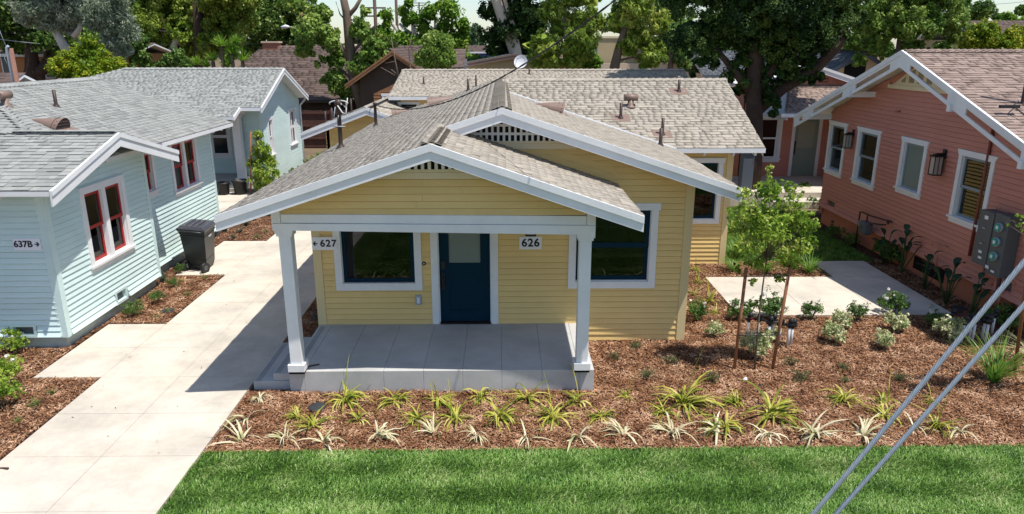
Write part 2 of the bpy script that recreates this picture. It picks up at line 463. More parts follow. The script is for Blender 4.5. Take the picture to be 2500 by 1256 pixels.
def window(house, F, u0, z0, u1, z1, sash, cas=.11, kind='hung', trim=None, head=None, ear=.03, sill=True, fill=None, sw=.045, frost=None, label=None, apron=False, casd=.045, mull=(), ztop2=None):
    """u0..u1,z0..z1: the opening inside the casing"""
    trim = trim or M['white']
    hd = head or cas
    mb = MB()
    F.box(mb, u0 - cas, z0 - (0 if sill else cas), .0, u0, z1, casd)
    F.box(mb, u1, z0 - (0 if sill else cas), .0, u1 + cas, z1, casd)
    if ear == 'taper':
        pts = [F.p(u0 - cas, z1, 0), F.p(u1 + cas, z1, 0), F.p(u1 + cas + .06, z1 + hd, 0), F.p(u0 - cas - .06, z1 + hd, 0)]
        mb.prism(pts, F.N * (casd + .008))
    else:
        F.box(mb, u0 - cas - ear, z1, 0, u1 + cas + ear, z1 + hd, casd + .008)
    if not sill: F.box(mb, u0, z0 - cas, 0, u1, z0, casd - .003)
    # jambs through the wall
    F.box(mb, u0 - .012, z0, -.10, u0 + .012, z1, -.0005); F.box(mb, u1 - .012, z0, -.10, u1 + .012, z1, -.0005)
    F.box(mb, u0 + .012, z1 - .012, -.10, u1 - .012, z1 + .012, -.0005); F.box(mb, u0 + .012, z0 - .012, -.10, u1 - .012, z0 + .012, -.0005)
    for (m0, m1) in mull:
        F.box(mb, m0, z0 - (0 if sill else .0), -.10, m1, z1, casd - .002)
    W = mb.build('window', trim, house)
    if label: W['label'] = label
    if sill:
        s = MB(); F.box(s, u0 - cas - .03, z0 - .045, -.02, u1 + cas + .03, z0, casd + .03)
        F.box(s, u0 - cas, z0 - .045 - .09, 0, u1 + cas, z0 - .045, casd - .008)
        s.build('sill', trim, W)
    def sashframe(a, b, c, d, dd, glassmat_='glass'):
        q = MB()
        F.box(q, a, b, dd - .03, a + sw, d, dd); F.box(q, c - sw, b, dd - .03, c, d, dd)
        F.box(q, a + sw, b, dd - .03, c - sw, b + sw * 1.15, dd - .0015); F.box(q, a + sw, d - sw, dd - .03, c - sw, d, dd - .0015)
        q.build('sash', sash, W)
        g = MB(); F.box(g, a + sw - .003, b + sw * 1.1, dd - .020, c - sw + .003, d - sw + .003, dd - .014)
        g.build('pane', M[glassmat_], W)
    edges = [u0 + .012] + [q for m in mull for q in m] + [u1 - .012]
    for a, c in zip(edges[::2], edges[1::2]):
        if kind == 'hung':
            zm = (z0 + z1) / 2
            sashframe(a, zm - .02, c, z1 - .012, -.015, frost or 'glass')
            sashframe(a, z0 + .012, c, zm + .02, -.05, frost or 'glass')
        elif kind == 'fixed':
            sashframe(a, z0 + .012, c, z1 - .012, -.02, frost or 'glass')
        elif kind == 'cross':
            um = (a + c) / 2; zm = (z0 + z1) / 2
            for x0, x1 in ((a, um), (um, c)):
                for y0, y1 in ((z0 + .012, zm), (zm, z1 - .012)): sashframe(x0 + .002, y0 + .002, x1 - .002, y1 - .002, -.02)
    a, c = u0 + .012, u1 - .012
    if fill == 'blind':
        g = MB(); F.box(g, a, z0 + .25 * (z1 - z0), -.095, c, z1, -.085); g.build('blind', M['blind'], W)
    return W

class Roof:
    """shingled roof of one house: slopes of real shingles; the 300 that show largest are objects"""
    def __init__(s, house, tones, under, name='roof', limit=300):
        s.house = house; s.t = [M[tones + str(i)] for i in range(4)]; s.under = under; s.items = []; s.mb = MB(); s.caps = []; s.limit = limit; s.name = name
    def slab(s, A, B, C_, D, th=.09, lift=.0):
        """A,B eave left/right, C,D ridge right/left (seen from outside)"""
        A, B, C_, D = map(Vector, (A, B, C_, D))
        dn = Vector((0, 0, -th))
        s.mb.hexa([A + dn, B + dn, C_ + dn, D + dn, A, B, C_, D])
    def slope(s, A, B, C_, D, expo=.125, wmin=.13, wmax=.25, urange=None, th=.09, slab=True, tilt=None, t=.018):
        A, B, C_, D = map(Vector, (A, B, C_, D))
        if slab: s.slab(A, B, C_, D, th)
        U = (B - A).normalized(); V = (D - A); V = (V - U * V.dot(U)); Ln = V.length; V.normalize(); Nn = U.cross(V)
        wid = (B - A).length
        uD = (D - A).dot(U); uC = (C_ - A).dot(U)
        v = -.02; k = 0
        while v < Ln - .02:
            f = max(0, min(1, v / Ln))
            ua, ub = uD * f, wid + (uC - wid) * f
            if urange: ua, ub = urange(v, ua, ub)
            u = ua - .015 - random.uniform(0, wmin); first = True
            while u < ub:
                ww = random.choice((wmin, (wmin + wmax) / 2, (wmin + wmax) / 2, wmax))
                a, b = max(u, ua - .015), min(u + ww, ub + .015)
                if b - a > .03:
                    full = (a == u and b == u + ww)
                    tone = random.choices((0, 1, 2, 3), (5, 4, 2, 3))[0]
                    s.items.append((A + U * a + V * v, U, V, Nn, b - a, expo, tone, t * random.choice((.7, 1, 1.3)), full, Ln - v))
                u += ww
            v += expo; k += 1
    def cap(s, P, Q, n1, n2, w=.13, step=.14, updir=None):
        """ridge caps from P to Q: bent pieces, n1/n2 directions down either side (unit, along slope)"""
        P, Q = Vector(P), Vector(Q); d = (Q - P); L_ = d.length; d.normalize(); n1 = Vector(n1).normalized(); n2 = Vector(n2).normalized()
        k = 0; x = 0
        while x < L_:
            s.caps.append((P + d * x, d, n1, n2, w, min(step * 1.5, L_ - x + .03))); x += step
    def finish(s):
        R = s.mb.build(s.name, s.under, s.house)
        off = OFF[R]
        def score(it):
            x, y, dd = proj(it[0])
            if not (-60 < x < 2560 and -40 < y < 1300) or dd <= 0: return 0
            vd = (Vector((0, 0, CAMZ)) - it[0]).normalized()
            return max(0, vd.dot(it[3])) * it[4] * it[5] / dd ** 2
        order = sorted(range(len(s.items)), key=lambda i: -score(s.items[i]))
        solo = set(i for i in order[:max(0, s.limit - len(s.caps))] if score(s.items[i]) > 0)
        cache = {}
        def corners(w_, e, t):
            L2 = e * 1.45
            return [(0, 0, .001), (w_ - .004, 0, .001), (w_ - .004, L2, .0), (0, L2, .0), (0, 0, t), (w_ - .004, 0, t), (w_ - .004, L2, .002), (0, L2, .002)]
        FC = ((4, 5, 6, 7), (0, 1, 5, 4), (1, 2, 6, 5), (2, 3, 7, 6), (3, 0, 4, 7))
        V = []; F = []; MI = []
        for i, (O, U, Vv, Nn, w_, e, tone, t, full, rest) in enumerate(s.items):
            Bz = Nn * .003
            if i in solo:
                key = (round(w_, 3) if full else None, e, tone, round(t, 4))
                me = cache.get(key) if full else None
                if me is None:
                    me = bpy.data.meshes.new('shingle')
                    me.from_pydata(corners(w_, e, t), [], FC); me.materials.append(s.t[tone])
                    if full: cache[key] = me
                o = link('shingle', me, R)
                P = O + Bz - off
                o.matrix_basis = Matrix(((U.x, Vv.x, Nn.x, P.x), (U.y, Vv.y, Nn.y, P.y), (U.z, Vv.z, Nn.z, P.z), (0, 0, 0, 1)))
            else:
                b = len(V)
                for (x, y, z) in corners(w_, e, t):
                    V.append(tuple(O + U * x + Vv * y + Nn * z + Bz - off))
                for f in FC[:5]: F.append([b + q for q in f]); MI.append(tone)
        if F:
            me = fastmesh('shingles', V, F, s.t, MI)
            o = link('shingles', me, R); o['kind'] = 'stuff'
        # caps
        for (P, d, n1, n2, w_, st) in s.caps:
            up = Vector((0, 0, 1)); q = MB()
            lift0, lift1 = .052, .020
            def pt(base, dn, k, h): return base + dn * k + up * h
            a, b = P, P + d * st
            for dn in (n1, n2):
                q.hexa([pt(a, dn, 0, lift0 - .012), pt(b, dn, 0, lift1 - .012), pt(b, dn, w_, lift1 - .012), pt(a, dn, w_, lift0 - .012),
                        pt(a, dn, 0, lift0), pt(b, dn, 0, lift1), pt(b, dn, w_, lift1), pt(a, dn, w_, lift0)])
            q.build('ridge_cap', s.t[random.choice((0, 1, 1, 2))], R)
        return R
def gable_rakes(house, plane, axis, pts, h1=.085, h2=.125, d=.03, name='rake_board', top=0.015, mat_='white', sgn=-1):
    """barge boards along polyline pts=[(u,z)..] lying in plane axis=plane; sgn: outward direction on axis"""
    for (a, za), (b, zb) in zip(pts, pts[1:]):
        for (t0, t1, dd) in ((top, -h1, d + .02), (-h1, -h1 - h2, d)):
            def P(u, z, k):
                return (u, plane + k, z) if axis == 'y' else (plane + k, u, z)
            q = MB().hexa([P(a, za + t1, 0), P(b, zb + t1, 0), P(b, zb + t1, sgn * dd), P(a, za + t1, sgn * dd), P(a, za + t0, 0), P(b, zb + t0, 0), P(b, zb + t0, sgn * dd), P(a, za + t0, sgn * dd)])
            q.build(name, M[mat_], house)
def corner_board(house, x, y, z0, z1, m, w_=.09, sx=1, sy=-1, t=.036):
    q = MB()
    q.box(min(x, x - sx * w_), min(y, y + sy * t), z0, max(x, x - sx * w_), max(y, y + sy * t), z1)
    q.box(min(x + sx * .0005, x + sx * t), min(y + sy * t, y - sy * w_), z0, max(x + sx * .0005, x + sx * t), max(y + sy * t, y - sy * w_), z1)
    return q.build('corner_board', m, house)
def vent_pipe(house, x, y, z, h, r=.035, name='vent_pipe'):
    q = MB().lathe((x, y, z - .05), [(.10, 0), (.085, .04), (r * 1.35, .10), (r, .14), (r, h), (r * .8, h), (r * .8, h - .03)], 12)
    return q.build(name, M['pipebrown'], house)
def half_vent(house, P, down, along, L_=.62, r=.26):
    """half-cone attic vent: mouth faces 'down' the slope"""
    P = Vector(P); down = Vector(down).normalized(); along = Vector(along).normalized(); n = along.cross(down); 
    if n.z < 0: n = -n
    q = MB(); K = 12
    i0 = len(q.v)
    rings = []
    for (f, rr) in ((0, .02), (.5, .55), (1, 1)):
        ring = []
        for k in range(K + 1):
            a = math.pi * k / K
            ring.append(P + down * (L_ * (f - .5)) + along * (math.cos(a) * r * rr) + n * (math.sin(a) * r * .95 * rr + .01))
        rings.append(ring)
    for ra, rb in zip(rings, rings[1:]):
        for k in range(K): q.quad(ra[k], ra[k + 1], rb[k + 1], rb[k])
    fl = P + down * (L_ * .5 + .06)
    a_, b_ = along * (r + .08), down * .10
    q.hexa([fl - a_ - b_ + n * .004, fl + a_ - b_ + n * .004, fl + a_ + b_ + n * .004, fl - a_ + b_ + n * .004, fl - a_ - b_ + n * .022, fl + a_ - b_ + n * .022, fl + a_ + b_ + n * .022, fl - a_ + b_ + n * .022])
    V = q.build('attic_vent', M['ventbrown'], house)
    d = MB(); m = P + down * (L_ * .5 - .12)
    d.poly([m + along * (math.cos(math.pi * k / K) * r * .86) + n * (math.sin(math.pi * k / K) * r * .82 + .015) for k in range(K + 1)])
    d.build('opening', M['black'], V)
    for k in range(3):
        h = .05 + k * .065
        hw = r * math.sqrt(max(0, 1 - (h / (r * .95)) ** 2)) * .97
        c = P + down * (L_ * .5 - .03) + n * h
        s = MB(); s.hexa([c - along * hw - down * .03, c + along * hw - down * .03, c + along * hw + down * .02 - n * .02, c - along * hw + down * .02 - n * .02,
                          c - along * hw - down * .03 + n * .012, c + along * hw - down * .03 + n * .012, c + along * hw + down * .02 - n * .008, c - along * hw + down * .02 - n * .008])
        s.build('louvre', M['ventbrown'], V)
    return V
def tee_vent(house, P, along):
    P = Vector(P); al = Vector(along).normalized()
    q = MB(); q.lathe(P - Vector((0, 0, .04)), [(.16, 0), (.10, .06), (.075, .08), (.075, .20)], 12)
    q.tube([P + Vector((0, 0, .22)) - al * .17, P + Vector((0, 0, .22)) + al * .17], .085, 12)
    return q.build('tee_vent', M['ventbrown'], house)
def textmesh(txt, size, ext=.004, bold=.027, spacing=1.0):
    c = bpy.data.curves.new('lettering', 'FONT'); c.body = txt; c.size = size; c.extrude = ext; c.offset = bold * size; c.space_character = spacing
    c.align_x = 'CENTER'; c.align_y = 'CENTER'
    o = bpy.data.objects.new('lettering', c); C.objects.link(o)
    bpy.context.view_layer.update()
    me = bpy.data.meshes.new_from_object(o.evaluated_get(bpy.context.evaluated_depsgraph_get()))
    bpy.data.objects.remove(o)
    me.name = 'lettering'
    return me
def sign(label, F, u0, z0, u1, z1, txt, d, arrow=None, size=None, tx=None, spacing=1.1):
    b = F.p((u0 + u1) / 2, (z0 + z1) / 2, d)
    t = thing('address_sign', label, 'sign', b)
    q = MB(); F.box(q, u0, z0, d, u1, z1, d + .012); q.build('sign_board', M['signwhite'], t)
    me = textmesh(txt, size or (z1 - z0) * .82, spacing=spacing); me.materials.append(M['ink'])
    o = link('lettering', me, t)
    P = F.p(tx if tx is not None else (u0 + u1) / 2, (z0 + z1) / 2, d + .0125) - b
    U, Nn = F.U, F.N
    o.matrix_basis = Matrix(((U.x, 0, Nn.x, P.x), (U.y, 0, Nn.y, P.y), (0, 1, 0, P.z), (0, 0, 0, 1)))
    if arrow:
        ax, sg = arrow; zc = (z0 + z1) / 2; q = MB(); w2 = .009; L_ = .075
        F.box(q, ax - L_ / 2, zc - w2, d + .0122, ax + L_ / 2, zc + w2, d + .016)
        tip = ax + sg * (L_ / 2 + .006)
        for s in (1, -1):
            q.hexa([F.p(tip, zc, d + .0124), F.p(tip - sg * .024, zc, d + .0124), F.p(tip - sg * .024 - sg * .032, zc + s * .034, d + .0124), F.p(tip - sg * .032, zc + s * .040, d + .0124),
                    F.p(tip, zc, d + .0165), F.p(tip - sg * .024, zc, d + .0165), F.p(tip - sg * .024 - sg * .032, zc + s * .034, d + .0165), F.p(tip - sg * .032, zc + s * .040, d + .0165)])
        q.build('arrow', M['ink'], t)
    return t

# ================================================================== GROUND AND PAVING
q = MB(); q.quad((-400, -60, -.03), (400, -60, -.03), (400, 600, -.03), (-400, 600, -.03))
props(q.build('ground', M['ground']), kind='structure')
def bed(name, pts, z=-.012):
    q = MB(); q.poly([(x, y, z) for x, y in pts]); return props(q.build(name, M['soil']), kind='structure')
bed('mulch_bed', [(-3.93, 8.25), (15, 8.25), (15, 22), (-3.93, 22)])
bed('mulch_bed', [(-16, 7.2), (-6.46, 7.2), (-6.46, 29), (-16, 29)], -.014)
q = MB(); q.quad((-3.92, -4, -.006), (15, -4, -.006), (15, 8.26, -.006), (-3.92, 8.26, -.006)); props(q.build('lawn', M['turf']), kind='structure')
q = MB(); q.quad((5.55, 16.8, .001), (9.3, 16.8, .001), (9.3, 23.0, .001), (5.55, 23.0, .001)); props(q.build('back_lawn', M['turf']), kind='structure')
# driveway: real slabs with open joints on a darker bed
drv = thing('driveway', None, None, (-5.2, 12, 0), kind='structure')
q = MB(); q.box(-6.44, -2, -.05, -3.96, 42, -.004); q.box(-7.53, 10.53, -.05, -6.44, 12.81, -.004); q.box(-7.60, 15.9, -.05, -6.44, 18.88, -.004); q.box(-10.6, 22.4, -.05, -6.44, 25.75, -.004); q.box(-6.44, 25.75, -.05, -6.0, 42, -.004)
q.build('joint_bed', M['foundation'], drv)
def slabs(parent, xs, ys, z=.012, g=.0025, mt='concrete', z0=-.05):
    for x0, x1 in zip(xs, xs[1:]):
        for y0, y1 in zip(ys, ys[1:]):
            q = MB(); zz = z + random.uniform(-.001, .001)
            q.box(x0 + g, y0 + g, z0, x1 - g, y1 - g, zz); q.build('concrete_slab', M[mt], parent)
ys = [-1.3, 0, 1.2, 2.4, 3.55, 4.7, 5.87, 7.05, 8.2, 9.33, 10.52, 11.7, 12.82, 14.0, 15.2, 15.88, 17.1, 18.3, 18.9, 20.4, 22.4, 24.1, 25.8, 28, 31, 34, 37.5]
slabs(drv, [-6.45, -5.21, -3.95], ys)
slabs(drv, [-7.54, -6.45], [10.52, 11.7, 12.82]); slabs(drv, [-7.61, -6.45], [15.88, 17.1, 18.9]); slabs(drv, [-10.6, -8.5, -6.45], [22.4, 24.1, 25.78])
pat = thing('patio', None, None, (6.8, 14, 0), kind='structure')
q = MB(); q.box(4.67, 13.08, -.05, 8.90, 15.48, .002); q.box(7.62, 15.48, -.05, 8.90, 16.72, .002); q.build('joint_bed', M['foundation'], pat)
slabs(pat, [4.65, 6.1, 7.55, 8.92], [13.06, 15.5], .03, .004); slabs(pat, [7.6, 8.92], [15.5, 16.74], .03, .004)
q = MB(); q.box(-10.5, 25.78, 0, -8.85, 25.90, .13); props(q.build('kerb', M['foundation']), kind='structure')
q = MB(); q.box(-8.2, 26, -.02, -7.9, 37, .03); props(q.build('edging_kerb', M['concrete']), kind='structure')

# ================================================================== YELLOW BUNGALOW
H = thing('yellow_bungalow', 'pale yellow bungalow with white porch, navy door and beige shingle roof in the centre', 'house', (0, 14, 0))
Y_ = M['yellow']
F = Frame((-3.25, 11.93, 0), (1, 0, 0))
prof = [(0, 2.99), (3.25, 4.06), (6.49, 2.99)]
LW = (.45, 1.11, 1.72, 2.40); RW = (4.52, 1.13, 5.81, 2.42); DR = (2.12, .35, 3.05, 2.38)
def out(o, c=.10): return (o[0] - c, o[1] - c, o[2] + c, o[3] + c)
wall(H, F, prof, .02, [LW, RW, DR], [out(LW), out(RW), (DR[0] - .11, .3, DR[2] + .11, 2.49), (0, 0, .08, 9), (6.41, 0, 6.49, 9)], Y_, .105)
window(H, F, *LW, M['navy'], cas=.12, kind='fixed', sill=False, sw=.065, ear=.02)
window(H, F, *RW, M['navy'], cas=.12, kind='hung', sill=False, sw=.065, ear=.03)
q = MB(); F.box(q, .35, 1.10, .0, 1.72, 1.125, .055); q.build('window_ledge', M['white'], H)
# door
q = MB(); F.box(q, DR[0] - .12, .35, 0, DR[0], DR[3], .035); F.box(q, DR[2], .35, 0, DR[2] + .12, DR[3], .035); F.box(q, DR[0] - .14, DR[3], 0, DR[2] + .14, DR[3] + .12, .04)
F.box(q, DR[0], .35, -.1, DR[0] + .02, DR[3], .0); F.box(q, DR[2] - .02, .35, -.1, DR[2], DR[3], .0)
D = q.build('front_door', M['white'], H); D['label'] = 'navy blue front door in a white casing'
q = MB(); a, c = DR[0] + .02, DR[2] - .02
F.box(q, a, .37, -.09, a + .17, 2.36, -.05); F.box(q, c - .17, .37, -.09, c, 2.36, -.05); F.box(q, a + .17, .37, -.09, c - .17, .58, -.051); F.box(q, a + .17, 2.2, -.09, c - .17, 2.36, -.051)
F.box(q, a + .17, 1.33, -.09, c - .17, 1.46, -.051); F.box(q, a + .17, .58, -.085, c - .17, 1.33, -.066)
q.build('door_leaf', M['navy'], D)
q = MB(); F.box(q, a + .17, 1.46, -.08, c - .17, 2.2, -.07); q.build('door_pane', M['frost'], D)
q = MB(); F.box(q, a + .03, 1.36, -.05, a + .10, 1.50, -.02); F.box(q, a + .04, .98, -.05, a + .09, 1.28, -.03); q.tube([F.p(a + .065, 1.02, -.02), F.p(a + .065, 1.05, .02), F.p(a + .065, 1.20, .02), F.p(a + .065, 1.24, -.02)], .010, 8)
q.build('door_handle', M['darkmetal'], D)
q = MB(); F.box(q, DR[0] + .02, .352, -.1, DR[2] - .02, .375, .06); q.build('threshold', M['darkmetal'], D)
q = MB(); c0 = F.p(1.88, 1.48, .018); q.tube([c0, c0 + F.N * .02], .035, 14); q.tube([c0 + F.N * .0205, c0 + F.N * .026], .012, 10, 1); q.build('doorbell', [M['ink'], M['white']], H)
q = MB(); F.box(q, 1.71, .72, .018, 1.81, .90, .05); F.box(q, 1.735, .75, .0505, 1.785, .86, .062, 1); q.build('outlet_cover', [M['steel'], M['white']], H)
corner_board(H, -3.25, 11.93, .02, 2.97, M['yellowtrim'], .11, -1); corner_board(H, 3.24, 11.93, .02, 2.97, M['yellowtrim'], .11, 1)
# side walls and wing
FL = Frame((-3.25, 22.3, 0), (0, -1, 0)); wall(H, FL, [(0, 3.0), (10.37, 3.0)], .02, [(3, 1.1, 4.2, 2.3)], [(2.9, 1, 4.3, 2.4)], Y_)
window(H, FL, 3, 1.1, 4.2, 2.3, M['navy'], sill=False)
FR = Frame((3.24, 11.93, 0), (0, 1, 0)); wall(H, FR, [(0, 2.99), (4.67, 2.99)], .02, [], [], Y_)
FW = Frame((3.24, 16.6, 0), (1, 0, 0)); WO = (.62, 1.14, 1.84, 2.50)
wall(H, FW, [(0, 2.95), (2.14, 2.95)], .02, [WO], [out(WO), (2.06, 0, 2.14, 9)], Y_)
window(H, FW, *WO, M['navy'], cas=.11, sill=False, sw=.06, ear=.03, kind='fixed')
FE = Frame((5.38, 16.6, 0), (0, 1, 0)); wall(H, FE, [(0, 2.95), (2.95, 4.16), (5.9, 2.95)], .02, [(1.5, 1.1, 2.6, 2.3)], [(1.4, 1, 2.7, 2.4)], Y_)
window(H, FE, 1.5, 1.1, 2.6, 2.3, M['navy'], sill=False)
corner_board(H, 5.38, 16.6, .02, 2.93, M['yellowtrim'], .11, 1)
wall(H, Frame((5.38, 22.4, 0), (-1, 0, 0)), [(0, 2.95), (5.4, 3.0), (8.63, 2.99)], .02, [], [], Y_, planks=False)
q = MB(); q.prism([(3.75, 15.85, 2.6), (0, 15.85, 2.6), (0, 15.85, 4.05), (3.75, 15.85, 2.80)], (0, .1, 0)); q.build('rear_gable', Y_, H)
# slanted boards where the porch roof meets the gable wall
for (k0, k1) in ((0, .11), (.135, .245)):
    P0 = Vector((-.42, 11.905, 3.86)); P1 = Vector((1.91, 11.905, 3.15)); dz = Vector((0, 0, -1))
    q = MB().hexa([P0 + dz * k1, P1 + dz * k1, P1 + dz * k1 + Vector((0, .03, 0)), P0 + dz * k1 + Vector((0, .03, 0)), P0 + dz * k0, P1 + dz * k0, P1 + dz * k0 + Vector((0, .03, 0)), P0 + dz * k0 + Vector((0, .03, 0))])
    q.build('slanted_board', Y_, H)
# porch: beam, posts, tympanum
P_ = MB().hexa([(-3.27, 9.86, 2.60), (1.33, 9.86, 2.515), (1.33, 10.10, 2.515), (-3.27, 10.10, 2.60), (-3.27, 9.86, 2.70), (1.33, 9.86, 2.655), (1.33, 10.10, 2.655), (-3.27, 10.10, 2.70)]).build('porch_beam', M['white'], H, .004)
MB().hexa([(-3.14, 9.875, 2.705), (1.20, 9.875, 2.66), (1.20, 10.09, 2.66), (-3.14, 10.09, 2.705), (-3.14, 9.875, 2.83), (1.20, 9.875, 2.79), (1.20, 10.09, 2.79), (-3.14, 10.09, 2.83)]).build('porch_beam_upper', M['white'], H, .003)
for x0, x1, zb, zt in ((-3.27, -3.145, 2.703, 3.02), (1.205, 1.33, 2.658, 2.99)):
    MB().box(x0, 9.868, zb, x1, 10.09, zt).build('beam_end_block', M['white'], H, .003)
for xc, zt in ((-3.12, 2.50), (1.20, 2.42)):
    po = MB().box(xc - .088, 9.91, .50, xc + .088, 10.09, zt).build('porch_post', M['white'], H, .006)
    po['label'] = 'white square porch post'
    MB().box(xc - .125, 9.875, .385, xc + .125, 10.125, .50).build('post_base', M['white'], po, .004)
    MB().box(xc - .115, 9.885, .35, xc + .115, 10.115, .384).build('post_foot', M['black'], po)
    MB().box(xc - .13, 9.87, zt + .045, xc + .13, 10.13, zt + .098).build('post_cap', M['white'], po, .004)
    MB().box(xc - .112, 9.89, zt, xc + .112, 10.11, zt + .045).build('cap_moulding', M['white'], po, .003)
FT = Frame((-3.15, 9.93, 0), (1, 0, 0))
wall(H, FT, [(0, 3.05), (2.2, 3.75), (4.36, 3.03)], 2.80, [], [(1.15, 3.36, 3.25, 9)], Y_, .105, thick=.08, name='porch_gable')
# lattice vents
def lattice(house, FF, uc, rows, roofz, w_=.045, gap=.075, half=1.1, d=.02):
    zb = rows[0]; zt = roofz(uc) - .02
    def lim(z):   # half width at height z
        u = 0
        while u < half and roofz(uc + u) > z: u += .02
        return u
    bk = MB(); hw = lim(zb)
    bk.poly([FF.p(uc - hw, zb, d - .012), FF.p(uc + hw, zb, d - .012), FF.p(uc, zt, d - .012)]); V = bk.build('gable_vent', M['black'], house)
    for z in rows:
        hh = lim(z + .02)
        q = MB(); FF.box(q, uc - hh, z - .02, d - .006, uc + hh, z + .022, d + .014); q.build('lattice_rail', M['cream'] if z == rows[0] else M['white'], V)
    q = MB(); FF.box(q, uc - hw - .02, zb - .11, d - .006, uc + hw + .02, zb - .022, d + .018); q.build('vent_sill', M['cream'], V)
    n = int(half / (w_ + gap))
    for k in range(-n, n + 1):
        u = uc + k * (w_ + gap) + .03
        top = min(roofz(u - w_ / 2), roofz(u + w_ / 2)) - .01
        if top > zb + .03: q = MB(); FF.box(q, u - w_ / 2, zb, d - .005, u + w_ / 2, top, d + .010); q.build('lattice_bar', M['white'], V)
    return V
lattice(H, FT, 2.2, [3.44, 3.62], lambda u: 3.75 - .325 * abs(u - 2.2), .045, .05, 1.1, .035)
lattice(H, F, 3.25, [3.58, 3.72, 3.86], lambda u: 4.05 - .333 * abs(u - 3.25), .04, .055, 1.22, .04)
# porch floor slabs and steps
q = MB(); q.box(-3.25, 10.0, 0, 1.38, 11.91, .335); q.build('porch_core', M['foundation'], H)
xj = [-3.27, -3.04, -2.44, -1.83, -1.22, -.62, -.02, .60, 1.17, 1.40]
for x0, x1 in zip(xj, xj[1:]):
    MB().box(x0 + .0014, 9.98, -.02, x1 - .0014, 11.90, .35).build('porch_slab', M['porch'], H, .005)
for (x0, x1, y0, y1, z0, z1) in ((-3.87, -3.275, 10.10, 11.62, -.02, .125), (-3.57, -3.275, 10.14, 11.60, .126, .24)):
    st = MB().box(x0, y0, z0, x1, y1, z1).build('porch_step', M['porch'], H, .008)
    for k in range(4):
        MB().box(x0 + .03 + k * .022, y0 + .03, z1 + .0005, x0 + .038 + k * .022, y1 - .03, z1 + .0015).build('tread_groove', M['boxgrey'], st)
for k in range(4): MB().box(-3.22 + k * .022, 10.2, .3505, -3.212 + k * .022, 11.8, .3515).build('tread_groove', M['boxgrey'], H)
# roofs
R_ = Roof(H, 'beige_shingle_', M['white'])
def ur_left(v, a, b):
    # left slope: v from the eave, u = -Y direction offset; eave left (seen from the left side) is the far end
    return a, (b if v < 3.06 else b - 1.9)
R_.slope((-3.86, 22.9, 2.90), (-3.86, 9.5, 2.90), (0, 9.5, 4.17), (0, 22.9, 4.17), urange=ur_left, slab=False)
R_.slab((-3.86, 22.9, 2.90), (-3.86, 11.4, 2.90), (0, 11.4, 4.17), (0, 22.9, 4.17)); R_.slab((-3.86, 11.4, 2.90), (-3.86, 9.5, 2.90), (-.95, 9.5, 3.857), (-.95, 11.4, 3.857))
R_.slope((1.92, 9.5, 2.87), (1.92, 11.92, 2.87), (-.95, 11.92, 3.857), (-.95, 9.5, 3.857))
R_.slope((3.88, 11.4, 2.88), (3.88, 16.0, 2.88), (0, 16.0, 4.17), (0, 11.4, 4.17))
R_.slope((0.02, 16.2, 2.89), (5.98, 16.2, 2.89), (5.98, 19.55, 4.26), (0.02, 19.55, 4.26))
R_.slab((5.98, 22.9, 2.89), (0.0, 22.9, 2.89), (0.0, 19.55, 4.26), (5.98, 19.55, 4.26))
R_.cap((-.95, 9.5, 3.86), (-.95, 11.36, 3.86), (-1, 0, -.33), (1, 0, -.34), .15, .135)
R_.cap((0, 11.4, 4.17), (0, 21.8, 4.19), (-1, 0, -.33), (1, 0, -.33), .17, .17)
R_.cap((5.98, 19.55, 4.26), (.3, 19.55, 4.26), (0, -1, -.41), (0, 1, -.41), .15, .19)
ROOF_Y = R_.finish()
gable_rakes(H, 9.5, 'y', [(-3.90, 2.892), (-.95, 3.857)]); gable_rakes(H, 9.5, 'y', [(-.95, 3.857), (1.94, 2.865)])
gable_rakes(H, 11.4, 'y', [(-.90, 3.875), (0, 4.17)]); gable_rakes(H, 11.4, 'y', [(0, 4.17), (3.91, 2.872)])
gable_rakes(H, 16.0, 'y', [(0, 4.19), (3.91, 2.89)], sgn=1)
q = MB(); q.hexa([(0, 16.02, 4.175), (3.93, 16.02, 2.875), (3.93, 16.07, 2.875), (0, 16.07, 4.175), (0, 16.02, 4.215), (3.93, 16.02, 2.915), (3.93, 16.07, 2.915), (0, 16.07, 4.215)]); q.build('rear_drip_edge', M['white'], H)
for (a, b) in (((-3.88, 9.52, 2.78), (-3.855, 22.9, 2.895)), ((3.88, 11.42, 2.76), (3.90, 15.98, 2.875)), ((.1, 16.175, 2.78), (6.0, 16.2, 2.885)), ((5.98, 16.21, 2.79), (6.0, 16.22, 2.88)), ((1.92, 9.52, 2.75), (1.94, 11.9, 2.865))):
    MB().box(*a, *b).build('fascia_board', M['white'], H)
gable_rakes(H, 5.965, 'x', [(16.2, 2.89), (19.55, 4.26)], sgn=1, top=-.03, d=.002); gable_rakes(H, 5.98, 'x', [(19.55, 4.26), (22.9, 2.89)], sgn=1)
for x in (3.95, 4.63, 5.30, 5.80):
    q = MB(); q.prism([(x - .025, 16.58, 2.93), (x - .025, 16.24, 2.79), (x - .025, 16.24, 2.71), (x - .025, 16.58, 2.76)], (.05, 0, 0)); q.build('rafter_tail', M['white'], H)
def lz(x): return 4.17 + .329 * x
mast = MB().lathe((-3.37, 15.0, 3.02), [(.14, .0), (.10, .06), (.052, .12), (.045, .16), (.045, .92), (.075, .93), (.085, .98), (.05, 1.04), (.0, 1.05)], 12)
ms = mast.build('service_mast', M['pipebrown'], H); ms['label'] = 'tall brown service mast with a hood and white wire loops'
q = MB()
q.tube([Vector((-3.37, 15, 3.98)) + Vector((.19 * math.cos(t), .05, .10 * math.sin(t) * .6 + .0)) for t in [k * .35 for k in range(11)]], .014, 6)
